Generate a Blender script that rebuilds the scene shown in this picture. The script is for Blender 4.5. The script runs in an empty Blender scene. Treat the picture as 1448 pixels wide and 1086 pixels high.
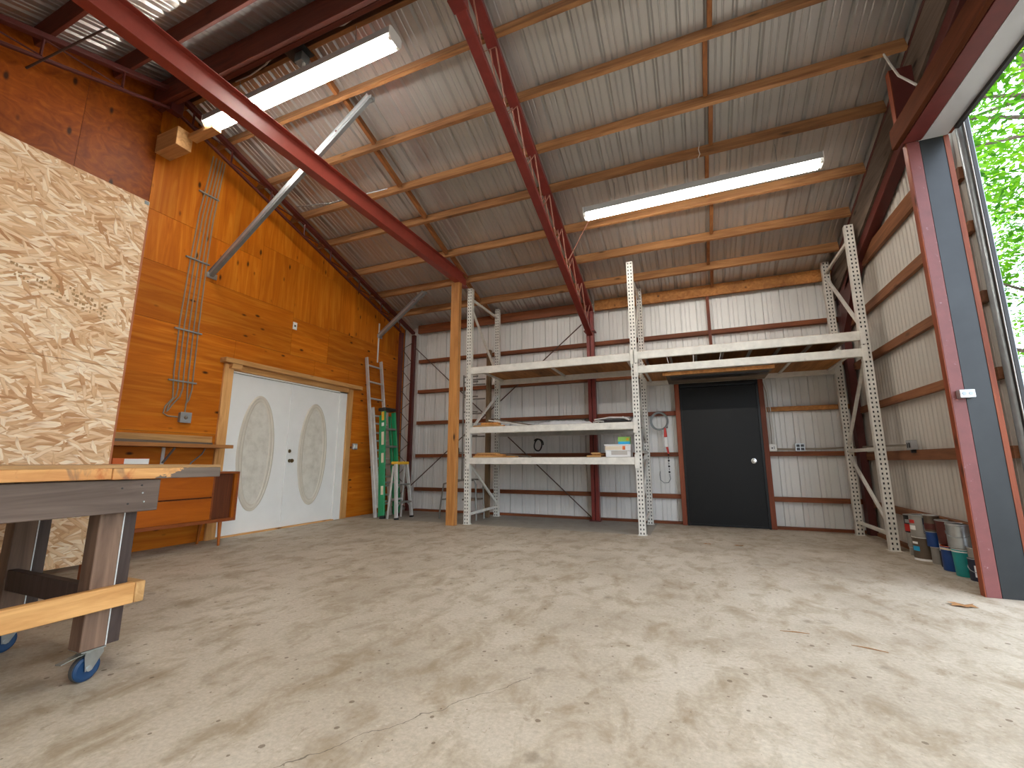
import bpy, math, random
from mathutils import Vector, Matrix
random.seed(7)
PI = math.pi
SC = bpy.context.scene
COL = SC.collection

# ------------------------------------------------------------------ node helpers
def lin(c):
    def f(v):
        v /= 255.0
        return v / 12.92 if v <= 0.04045 else ((v + 0.055) / 1.055) ** 2.4
    return (f(c[0]), f(c[1]), f(c[2]), 1.0)

class G:
    """small wrapper to write node graphs"""
    def __init__(s, name):
        s.m = bpy.data.materials.new(name); s.m.use_nodes = True
        s.t = s.m.node_tree; s.n = s.t.nodes; s.l = s.t.links
        s.b = s.n['Principled BSDF']
    def new(s, typ, **kw):
        n = s.n.new(typ)
        for k, v in kw.items(): setattr(n, k, v)
        return n
    def put(s, sock, v):
        if isinstance(v, bpy.types.NodeSocket): s.l.new(v, sock)
        else: sock.default_value = v
    def obj(s): return s.new('ShaderNodeTexCoord').outputs['Object']
    def map(s, vec, scale=(1, 1, 1), rot=(0, 0, 0), loc=(0, 0, 0)):
        n = s.new('ShaderNodeMapping'); s.put(n.inputs[0], vec)
        n.inputs['Scale'].default_value = scale; n.inputs['Rotation'].default_value = rot; n.inputs['Location'].default_value = loc
        return n.outputs[0]
    def noise(s, vec, scale=5, detail=4, rough=.55, dist=0.0, col=False):
        n = s.new('ShaderNodeTexNoise'); s.put(n.inputs['Vector'], vec)
        n.inputs['Scale'].default_value = scale; n.inputs['Detail'].default_value = detail
        n.inputs['Roughness'].default_value = rough; n.inputs['Distortion'].default_value = dist
        return n.outputs['Color' if col else 'Fac']
    def voro(s, vec, scale=1, feature='F1', dim='3D', rnd=1.0):
        n = s.new('ShaderNodeTexVoronoi', feature=feature, voronoi_dimensions=dim); s.put(n.inputs['Vector'], vec)
        n.inputs['Scale'].default_value = scale; n.inputs['Randomness'].default_value = rnd
        return n
    def ramp(s, fac, stops, interp='LINEAR'):
        n = s.new('ShaderNodeValToRGB'); s.put(n.inputs[0], fac); r = n.color_ramp; r.interpolation = interp
        while len(r.elements) > 1: r.elements.remove(r.elements[-1])
        r.elements[0].position = stops[0][0]; r.elements[0].color = stops[0][1]
        for p, c in stops[1:]:
            e = r.elements.new(p); e.color = c
        return n.outputs[0]
    def mix(s, f, a, b, mode='MIX'):
        n = s.new('ShaderNodeMix', data_type='RGBA', blend_type=mode)
        s.put(n.inputs['Factor'], f); s.put(n.inputs[6], a); s.put(n.inputs[7], b)
        return n.outputs[2]
    def math(s, op, a, b=0.0, c=None):
        n = s.new('ShaderNodeMath', operation=op); s.put(n.inputs[0], a); s.put(n.inputs[1], b)
        if c is not None: s.put(n.inputs[2], c)
        return n.outputs[0]
    def sep(s, v):
        n = s.new('ShaderNodeSeparateXYZ'); s.put(n.inputs[0], v); return n.outputs
    def comb(s, x, y, z):
        n = s.new('ShaderNodeCombineXYZ')
        for i, v in enumerate((x, y, z)): s.put(n.inputs[i], v)
        return n.outputs[0]
    def sepc(s, c):
        n = s.new('ShaderNodeSeparateColor'); s.put(n.inputs[0], c); return n.outputs
    def gray(s, v): return (v, v, v, 1)
    def bump(s, h, strength=.2, dist=.01):
        n = s.new('ShaderNodeBump'); s.put(n.inputs['Height'], h)
        n.inputs['Strength'].default_value = strength; n.inputs['Distance'].default_value = dist
        s.l.new(n.outputs[0], s.b.inputs['Normal'])
    def out(s, col, rough=.6, metal=0.0, spec=None):
        s.put(s.b.inputs['Base Color'], col); s.put(s.b.inputs['Roughness'], rough); s.put(s.b.inputs['Metallic'], metal)
        if spec is not None: s.b.inputs['Specular IOR Level'].default_value = spec
        return s.m

WHITE = (1, 1, 1, 1); BLACK = (0, 0, 0, 1)

def plain(name, c, rough=.5, metal=0.0, var=.12, scale=6, spec=None):
    g = G(name); v = g.obj()
    n = g.noise(v, scale, 5, .6)
    f = g.ramp(n, [(.25, g.gray(1 - var)), (.75, g.gray(1 + var * .6))])
    return g.out(g.mix(1.0, lin(c), f, 'MULTIPLY'), rough, metal, spec)

def wood(name, dark, light, axis='x', rough=.62, knot=.35, fine=16.0, patch=.35, kscale=1.0, rnd=.16):
    g = G(name); v = g.obj()
    oi = g.new('ShaderNodeObjectInfo')
    off = g.new('ShaderNodeVectorMath', operation='SCALE'); off.inputs[0].default_value = (13.1, 7.7, 9.3); g.l.new(oi.outputs['Random'], off.inputs['Scale'])
    ad = g.new('ShaderNodeVectorMath', operation='ADD'); g.put(ad.inputs[0], v); g.l.new(off.outputs[0], ad.inputs[1])
    v = ad.outputs[0]
    sc = {'x': (1.1, fine, fine), 'y': (fine, 1.1, fine), 'z': (fine, fine, 1.1)}[axis]
    n1 = g.noise(g.map(v, sc), 1.0, 6, .62, 1.4)
    col = g.ramp(n1, [(.28, lin(dark)), (.72, lin(light))])
    sc2 = {'x': (.6, 3, 3), 'y': (3, .6, 3), 'z': (3, 3, .6)}[axis]
    n2 = g.noise(g.map(v, sc2), 1.0, 3, .5)
    col = g.mix(1.0, col, g.ramp(n2, [(.3, g.gray(1 - patch)), (.7, g.gray(1.06))]), 'MULTIPLY')
    if knot:
        ks = {'x': (2.2, 6.5, 6.5), 'y': (6.5, 2.2, 6.5), 'z': (6.5, 6.5, 2.2)}[axis]
        vo = g.voro(g.map(v, tuple(k * kscale for k in ks)), 1.0)
        k = g.ramp(vo.outputs['Distance'], [(.05, WHITE), (.16, BLACK)])
        on = g.math('GREATER_THAN', g.sepc(vo.outputs['Color'])[0], .45)
        col = g.mix(g.math('MULTIPLY', g.math('MULTIPLY', k, on), knot * 2.2), col, lin(tuple(int(d * .38) for d in dark)))
    rv = g.math('MULTIPLY_ADD', oi.outputs['Random'], rnd * 2, 1 - rnd)
    col = g.mix(1.0, col, g.comb(rv, rv, rv), 'MULTIPLY')
    g.bump(n1, .12, .004)
    return g.out(col, rough, 0, .3)

def steel(name, c, rough=.45, metal=0.0, wear=.25, wc=(150, 130, 120)):
    g = G(name); v = g.obj()
    n = g.noise(v, 9, 6, .65)
    col = g.mix(1.0, lin(c), g.ramp(n, [(.3, g.gray(.82)), (.7, g.gray(1.1))]), 'MULTIPLY')
    w = g.ramp(g.noise(g.map(v, (1, 1, 1), loc=(4, 2, 7)), 21, 6, .7), [(.62, BLACK), (.72, g.gray(wear))])
    col = g.mix(w, col, lin(wc))
    return g.out(col, rough, metal)

def ribmetal(name, c, rough, metal, axis='z', streak=.25):
    """sheet metal with faint streaks running along the ribs"""
    g = G(name); v = g.obj()
    s = {'z': (9, 9, .5), 'y': (9, .6, .6)}[axis]
    n = g.noise(g.map(v, s), 1.0, 5, .6)
    n2 = g.noise(v, 1.3, 4, .6)
    f = g.mix(.5, g.ramp(n, [(.3, g.gray(1 - streak)), (.7, g.gray(1 + streak * .5))]), g.ramp(n2, [(.3, g.gray(1 - streak * .8)), (.7, g.gray(1.1))]), 'MULTIPLY')
    col = g.mix(1.0, lin(c), f, 'MULTIPLY')
    return g.out(col, rough, metal)

# ------------------------------------------------------------------ materials
MT = {}
def mats():
    M = MT
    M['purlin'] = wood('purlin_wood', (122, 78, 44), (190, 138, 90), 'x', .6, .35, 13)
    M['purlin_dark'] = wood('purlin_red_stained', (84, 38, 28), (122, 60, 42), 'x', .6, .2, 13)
    M['block'] = wood('blocking_wood', (122, 74, 40), (176, 116, 66), 'y', .6, .3, 13)
    M['girt_x'] = wood('girt_wood_x', (104, 54, 30), (150, 88, 52), 'x', .6, .3, 14)
    M['girt_y'] = wood('girt_wood_y', (108, 66, 42), (152, 102, 68), 'y', .6, .3, 14)
    M['frame_z'] = wood('door_frame_wood', (118, 54, 32), (158, 84, 52), 'z', .55, .35, 14)
    M['frame_x'] = wood('door_frame_wood_x', (110, 50, 30), (150, 78, 48), 'x', .55, .3, 14)
    M['pine_z'] = wood('pine_z', (176, 122, 66), (222, 172, 112), 'z', .55, .5, 15, .22)
    M['pine_y'] = wood('pine_y', (178, 124, 68), (226, 176, 116), 'y', .55, .5, 15, .22)
    M['pine_x'] = wood('pine_x', (178, 128, 74), (226, 180, 122), 'x', .55, .5, 15, .22)
    M['post'] = wood('post_wood', (164, 106, 52), (212, 152, 88), 'z', .55, .5, 16, .2)
    M['weather_y'] = wood('weathered_wood_y', (82, 70, 60), (128, 112, 98), 'y', .75, .4, 16)
    M['weather_z'] = wood('weathered_wood_z', (96, 74, 52), (142, 116, 86), 'z', .75, .4, 16)
    M['weather_x'] = wood('weathered_wood_x', (96, 84, 72), (140, 124, 108), 'x', .75, .3, 16)
    M['apron'] = wood('bench_apron_wood', (98, 82, 74), (146, 126, 114), 'y', .65, .35, 16)
    M['leg'] = wood('bench_leg_wood', (90, 68, 56), (142, 114, 96), 'z', .6, .3, 15)
    M['leg_dark'] = wood('bench_leg_dark_wood', (60, 48, 44), (92, 76, 72), 'z', .6, .3, 15)
    M['benchtop'] = wood('bench_top_wood', (150, 110, 70), (202, 158, 108), 'y', .6, .4, 14)
    M['bench_edge'] = bench_edge()
    M['deck'] = wood('deck_board_wood', (148, 92, 42), (204, 142, 78), 'y', .65, .4, 13)
    M['teak'] = wood('teak_veneer', (146, 70, 6), (176, 92, 14), 'y', .4, 0, 12, .15)
    M['teak_z'] = wood('teak_veneer_upright', (146, 74, 12), (176, 96, 24), 'z', .38, 0, 10, .15)
    M['teak_dark'] = wood('teak_dark', (82, 40, 20), (112, 58, 30), 'z', .5, 0, 20, .15)
    M['teak_edge'] = wood('teak_edge', (120, 58, 26), (154, 84, 42), 'y', .4, 0, 14, .15)
    M['shelf'] = wood('shelf_board_wood', (128, 80, 40), (178, 122, 70), 'y', .6, .3, 15)
    M['rust'] = wood('red_brown_stud', (150, 84, 54), (186, 116, 80), 'z', .6, .2, 14, .15)
    M['header'] = wood('header_wood', (74, 38, 22), (104, 58, 36), 'y', .6, .3, 14, .2)
    b = M['header'].node_tree.nodes['Principled BSDF']; b.inputs['Specular IOR Level'].default_value = .05; b.inputs['Roughness'].default_value = .85
    M['jamb_red'] = steel('jamb_red_paint', (120, 64, 61), .5, 0, .8, (186, 166, 166))
    M['red'] = steel('red_steel', (124, 44, 38), .42, 0, .15)
    M['beam_red'] = steel('beam_red_steel', (150, 64, 52), .42, 0, .1)
    M['red_dark'] = steel('dark_red_steel', (84, 32, 27), .5, 0, .12)
    M['red_dark2'] = steel('header_red_paint', (112, 48, 44), .5, 0, .12)
    M['rod'] = steel('rust_rod', (84, 60, 50), .5, .3, .2)
    M['web'] = steel('web_rod', (168, 116, 98), .5, .1, .1)
    M['rack'] = steel('rack_grey_paint', (214, 211, 202), .45, 0, .4, (150, 138, 124))
    M['hole'] = plain('rack_slot_shade', (40, 40, 40), .8)
    M['galv'] = plain('galvanised_steel', (150, 156, 158), .38, .55, .18, 14)
    M['galv_lt'] = plain('galvanised_bright', (188, 192, 194), .3, .7, .12, 20)
    M['galv_dk'] = plain('galvanised_jamb', (42, 44, 45), .38, .3, .3, 4)
    M['flash'] = plain('white_flashing', (205, 205, 206), .4, .1, .06, 5)
    M['edge_dk'] = plain('dark_edge_trim', (48, 46, 46), .5, .2)
    M['alu'] = steel('aluminium', (196, 194, 190), .4, .45, .5, (120, 112, 104))
    M['alu_dk'] = plain('worn_grey_tube', (128, 126, 120), .45, .4)
    M['roof'] = ribmetal('galvanised_roof_sheet', (194, 193, 190), .3, .62, 'y', .07)
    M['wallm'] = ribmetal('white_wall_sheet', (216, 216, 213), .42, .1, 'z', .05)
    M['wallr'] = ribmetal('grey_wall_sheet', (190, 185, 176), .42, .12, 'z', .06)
    M['white'] = plain('white_door_paint', (236, 236, 234), .4, 0, .04, 4)
    M['cream'] = plain('cream_moulding', (208, 200, 186), .5, 0, .06, 8)
    M['oval'] = oval_mat()
    M['black'] = plain('black_door_paint', (11, 12, 12), .45, 0, .3, 2.5, .25)
    M['black_trim'] = plain('black_trim', (16, 17, 18), .4, 0, .1, 6, .3)
    M['bronze'] = plain('aged_brass', (122, 104, 72), .3, .9)
    M['chrome'] = plain('chrome', (214, 214, 212), .18, .95, .05)
    M['steel'] = plain('zinc_steel', (182, 188, 190), .3, .85, .15, 20)
    M['blue_wheel'] = plain('blue_rubber', (14, 56, 96), .5, 0, .15)
    M['tread'] = plain('wheel_tread', (70, 68, 68), .7)
    M['caulk'] = plain('white_caulk', (216, 218, 218), .5)
    M['plastic_w'] = plain('white_plastic', (226, 226, 222), .35, 0, .03)
    M['plastic_b'] = plain('black_plastic', (24, 24, 25), .4)
    M['cable_w'] = plain('white_cable', (206, 202, 194), .5)
    M['cable_g'] = plain('grey_cable', (132, 138, 138), .4, .2)
    M['conduit'] = plain('grey_conduit', (150, 140, 124), .45, .3)
    M['green'] = plain('green_fibreglass', (24, 138, 86), .4, 0, .12)
    M['yellow'] = plain('yellow_plastic', (226, 176, 44), .45, 0, .15)
    M['red_paint'] = plain('red_paint', (190, 42, 34), .4)
    M['orange'] = plain('orange_paint', (206, 96, 36), .45)
    M['teal'] = plain('teal_plastic', (34, 152, 152), .4, 0, .2)
    M['blue'] = plain('blue_paint', (20, 66, 132), .4, 0, .2)
    M['navy'] = plain('navy_paint', (30, 40, 64), .45)
    M['cardwhite'] = plain('white_card', (232, 232, 230), .6, 0, .04)
    M['cardgrey'] = plain('grey_card', (178, 172, 164), .6, 0, .1)
    M['paint_green'] = plain('lime_print', (150, 200, 96), .5, 0, .12)
    M['paint_blue'] = plain('blue_print', (40, 168, 216), .5, 0, .12)
    M['brown_can'] = plain('brown_can', (98, 84, 70), .45, .2, .2)
    M['grey_can'] = plain('grey_can', (150, 148, 142), .4, .2, .15)
    M['ink'] = plain('faded_ink', (176, 136, 94), .7, 0, .4, 60)
    M['paper'] = plain('label_paper', (220, 206, 180), .6, 0, .08)
    M['leafy'] = plain('dry_leaf', (160, 116, 72), .7, 0, .2)
    M['lamp_body'] = plain('lamp_housing_enamel', (150, 150, 148), .5, 0, .05); M['tube'] = emit('fluorescent_tube', (1.0, .955, .88, 1), 50.0)
    M['tube_dim'] = emit('fluorescent_tube_dim', (1.0, .955, .88, 1), 29.0)  # same kind of tube, set weaker so the upper back wall is less bright
    M['tube_fill'] = emit('fluorescent_tube_fill', (1.0, .955, .88, 1), 84.0)  # stronger tube for the added fill fixture behind the camera
    M['floor'] = floor_mat(); M['osb'] = osb_mat()
    M['ply_h'] = ply_mat('plywood_horizontal', 'y'); M['ply_v'] = ply_mat('plywood_vertical', 'z'); M['ply_s'] = ply_mat('plywood_swirled', 's')
    M['foliage'] = leaf_mat(); M['bark'] = wood('bark', (70, 58, 46), (110, 94, 78), 'z', .8, 0, 14)
    M['ground'] = ground_mat()

def emit(name, c, st):
    g = G(name); g.b.inputs['Base Color'].default_value = c
    g.b.inputs['Emission Color'].default_value = c; g.b.inputs['Emission Strength'].default_value = st
    return g.m

def bench_edge():
    g = G('bench_edge_wood'); v = g.obj()
    n1 = g.noise(g.map(v, (14, 1.3, 14)), 1.0, 6, .62, 1.6)
    col = g.ramp(n1, [(.28, lin((186, 120, 66))), (.72, lin((232, 178, 116)))])
    red = g.ramp(g.noise(g.map(v, (5, 7, 5)), 1.0, 4, .6, 1.0), [(.52, BLACK), (.64, g.gray(.75))])
    col = g.mix(red, col, lin((178, 92, 46)))
    dk = g.ramp(g.noise(g.map(v, (3, 4.2, 3), loc=(3, 1.2, 0)), 1.0, 5, .6, .8), [(.54, BLACK), (.62, g.gray(.9))])
    col = g.mix(dk, col, lin((104, 88, 78)))
    s3 = g.sep(v); e = g.math('ADD', g.math('MULTIPLY_ADD', s3[2], -2.2, s3[1]), g.math('MULTIPLY', g.noise(g.map(v, (6, 6, 20)), 1.0, 5, .65), .5))
    col = g.mix(g.math('GREATER_THAN', e, -1.02), col, g.mix(n1, lin((84, 72, 66)), lin((132, 116, 104))))
    g.bump(n1, .12, .004)
    return g.out(col, .6, 0, .3)

def oval_mat():
    g = G('door_oval_insert'); v = g.obj()
    n = g.noise(v, 9, 6, .65)
    col = g.ramp(n, [(.3, lin((198, 192, 180))), (.55, lin((216, 211, 200))), (.8, lin((226, 222, 212)))])
    w = g.ramp(g.noise(v, 17, 5, .7), [(.64, BLACK), (.74, g.gray(.5))])
    return g.out(g.mix(w, col, lin((176, 170, 160))), .55)

def floor_mat():
    g = G('concrete_floor'); v = g.obj()
    base = g.ramp(g.noise(v, .8, 6, .62), [(.3, lin((162, 149, 131))), (.5, lin((186, 174, 156))), (.72, lin((202, 192, 175)))])
    fine = g.noise(v, 55, 6, .7)
    col = g.mix(1.0, base, g.ramp(fine, [(.25, g.gray(.74)), (.75, g.gray(1.14))]), 'MULTIPLY')
    mid = g.noise(g.map(v, (5.5, 3.6, 1)), 1.0, 7, .68, .4)
    col = g.mix(g.ramp(mid, [(.47, BLACK), (.66, g.gray(.7))]), col, lin((138, 119, 92)))
    blot = g.noise(g.map(v, (2.3, 2.9, 1), loc=(3.3, 8.2, 0)), 1.0, 7, .7, .3)
    col = g.mix(g.ramp(blot, [(.6, BLACK), (.74, g.gray(.42))]), col, lin((132, 122, 104)))
    fl = g.ramp(g.noise(g.map(v, (19, 15, 1), loc=(1.7, 4.1, 0)), 1.0, 5, .72, .6), [(.6, BLACK), (.72, g.gray(.55))])
    col = g.mix(fl, col, lin((122, 102, 76)))
    pl = g.ramp(g.noise(g.map(v, (13, 17, 1), loc=(6.7, 2.1, 0)), 1.0, 5, .7), [(.62, BLACK), (.74, g.gray(.45))])
    col = g.mix(pl, col, lin((222, 214, 200)))
    # small dark oil spots and pale specks
    sp = g.voro(g.map(v, (3.4, 3.4, 1)), 1.0, 'F1', '2D')
    wob = g.math('ADD', sp.outputs['Distance'], g.math('MULTIPLY', g.math('SUBTRACT', g.noise(v, 26, 3, .6), .5), .26))
    on = g.math('GREATER_THAN', g.sepc(sp.outputs['Color'])[1], .86)
    col = g.mix(g.math('MULTIPLY', g.ramp(wob, [(.04, g.gray(.55)), (.13, BLACK)]), on), col, lin((124, 111, 94)))
    s2 = g.voro(g.map(v, (14, 14, 1)), 1.0, 'F1', '2D')
    s2c = g.sepc(s2.outputs['Color'])
    rad = g.math('MULTIPLY', g.math('POWER', s2c[2], 3.0), .16)
    on2 = g.math('MULTIPLY', g.math('GREATER_THAN', s2c[0], .6), g.math('LESS_THAN', g.math('ADD', s2.outputs['Distance'], g.math('MULTIPLY', g.math('SUBTRACT', g.noise(v, 60, 3, .6), .5), .12)), rad))
    col = g.mix(g.math('MULTIPLY', on2, .7), col, lin((96, 78, 58)))
    # greyer strip under the racking along the back wall
    y = g.sep(v)[1]; x = g.sep(v)[0]
    edge = g.math('ADD', y, g.math('MULTIPLY', g.noise(v, 3, 4, .6), .25))
    strip = g.math('MULTIPLY', g.ramp(g.math('MULTIPLY', edge, .1), [(.606, BLACK), (.611, WHITE)]), g.math('LESS_THAN', x, -.6))
    col = g.mix(g.math('MULTIPLY', strip, .75), col, g.mix(fine, lin((128, 124, 116)), lin((150, 146, 138))))
    # a hairline crack
    cx = g.math('ABSOLUTE', g.math('SUBTRACT', g.math('ADD', g.math('MULTIPLY', g.math('SUBTRACT', y, 1.1), .62), -1.32), g.math('SUBTRACT', x, g.math('MULTIPLY', g.noise(v, 7, 3, .6), .12))))
    ck = g.math('MULTIPLY', g.math('LESS_THAN', cx, .0022), g.math('LESS_THAN', y, 1.95))
    col = g.mix(g.math('MULTIPLY', ck, .75), col, lin((84, 74, 62)))
    g.bump(g.math('MULTIPLY_ADD', fine, .5, mid), .25, .004)
    r = g.math('MULTIPLY_ADD', mid, .25, .5)
    return g.out(col, r, 0, .35)

def osb_mat():
    g = G('oriented_strand_board'); v = g.obj()
    s = g.sep(v)
    wob = g.noise(v, 6, 3, .5, 0, True)
    wv = g.sepc(wob)
    u = g.math('MULTIPLY_ADD', wv[0], .05, s[1]); w = g.math('MULTIPLY_ADD', wv[1], .05, s[2])
    p = g.comb(u, w, 0.0)
    stops = [(.0, lin((186, 134, 92))), (.14, lin((210, 164, 122))), (.42, lin((228, 190, 150))), (.7, lin((238, 207, 172))), (1.0, lin((250, 230, 204)))]
    col = None
    for i, (ang, L, W, th) in enumerate([(.05, .16, .02, 0), (-.2, .15, .018, .42), (.24, .13, .018, .5), (-.5, .11, .018, .7), (.7, .1, .018, .8), (1.3, .08, .016, .9)]):
        vo = g.voro(g.map(g.map(p, (1, 1, 1), (0, 0, ang), (i * 3.7, i * 1.9, 0)), (1 / L, 1 / W, 1)), 1.0, 'F1', '2D')
        cc = g.sepc(vo.outputs['Color'])
        ce = g.ramp(cc[0], stops)
        gr = g.noise(g.map(g.map(p, (1, 1, 1), (0, 0, ang)), (14, 130, 1)), 1.0, 3, .6)
        ce = g.mix(1.0, ce, g.ramp(gr, [(.3, g.gray(.86)), (.7, g.gray(1.07))]), 'MULTIPLY')
        ce = g.mix(g.ramp(vo.outputs['Distance'], [(.5, BLACK), (.85, g.gray(.7))]), ce, lin((178, 124, 82)))
        if col is None: col = ce
        else: col = g.mix(g.math('GREATER_THAN', cc[1], th), col, ce)
        h = vo.outputs['Distance']
    g.bump(h, .15, .003)
    return g.out(col, .6, 0, .3)

def ply_mat(name, axis):
    g = G(name); v = g.obj()
    at = g.new('ShaderNodeAttribute', attribute_name='tone')
    s = g.sep(v)
    yy = g.math('MULTIPLY_ADD', at.outputs['Fac'], 5.0, s[1]); zz = g.math('MULTIPLY_ADD', at.outputs['Fac'], 3.0, s[2])
    p = g.comb(0.0, yy, zz)
    if axis == 's':
        n1 = g.noise(g.map(p, (1, 5, 7)), 1.0, 4, .55, 2.6)
        cols = [(.3, lin((124, 54, 2))), (.55, lin((146, 70, 4))), (.78, lin((168, 92, 14)))]
    else:
        sc = (1, 1.0, 15) if axis == 'y' else (1, 12, .9)
        n1 = g.noise(g.map(p, sc), 1.0, 5, .6, 1.3)
        cols = [(.25, lin((172, 86, 8))), (.5, lin((198, 108, 16))), (.78, lin((220, 138, 38)))]
    col = g.ramp(n1, cols)
    # veneer strips
    st = g.math('FLOOR', g.math('MULTIPLY', zz if axis == 'y' else yy, 4.4))
    wn = g.new('ShaderNodeTexWhiteNoise', noise_dimensions='1D'); g.put(wn.inputs['W'], st)
    col = g.mix(1.0, col, g.ramp(wn.outputs['Value'], [(0, g.gray(.88)), (1, g.gray(1.06))]), 'MULTIPLY')
    ks = (1, 4.2, 9) if axis == 'y' else (1, 9, 3.6)
    vo = g.voro(g.map(p, ks), 1.0)
    on = g.math('GREATER_THAN', g.sepc(vo.outputs['Color'])[0], .52)
    k = g.ramp(vo.outputs['Distance'], [(.09, WHITE), (.2, BLACK)])
    col = g.mix(g.math('MULTIPLY', g.math('MULTIPLY', k, on), .92), col, lin((46, 22, 8)))
    big = g.noise(p, .9, 3, .5)
    col = g.mix(1.0, col, g.ramp(big, [(.3, g.gray(.84)), (.7, g.gray(1.05))]), 'MULTIPLY')
    tn = g.math('MULTIPLY_ADD', at.outputs['Fac'], .22, .86)
    col = g.mix(1.0, col, g.comb(tn, tn, tn), 'MULTIPLY')
    return g.out(col, .5, 0, .2)

def leaf_mat():
    g = G('foliage_leaves')
    oi = g.new('ShaderNodeAttribute', attribute_name='tone')
    col = g.ramp(oi.outputs['Fac'], [(0, lin((40, 92, 14))), (.35, lin((78, 138, 20))), (.7, lin((124, 178, 30))), (1, lin((190, 190, 46)))])
    g.put(g.b.inputs['Base Color'], col); g.b.inputs['Roughness'].default_value = .55
    tr = g.new('ShaderNodeBsdfTranslucent'); g.put(tr.inputs[0], col)
    mx = g.new('ShaderNodeMixShader'); mx.inputs[0].default_value = .5
    g.l.new(g.b.outputs[0], mx.inputs[1]); g.l.new(tr.outputs[0], mx.inputs[2])
    g.l.new(mx.outputs[0], g.n['Material Output'].inputs[0])
    return g.m

def ground_mat():
    g = G('gravel_ground'); v = g.obj()
    a = g.ramp(g.noise(v, 40, 6, .7), [(.3, lin((96, 92, 84))), (.7, lin((140, 135, 126)))])
    b = g.ramp(g.noise(v, 30, 6, .7), [(.3, lin((52, 76, 28))), (.7, lin((92, 118, 48)))])
    x = g.sep(v)[0]
    f = g.ramp(g.math('MULTIPLY_ADD', x, .05, g.math('MULTIPLY', g.noise(v, .6, 4, .6), .3)), [(.42, BLACK), (.52, WHITE)])
    return g.out(g.mix(f, a, b), .9)

# ------------------------------------------------------------------ mesh builder
def wloc(o):
    v = Vector((0, 0, 0))
    while o is not None:
        v += o.location; o = o.parent
    return v

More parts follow.
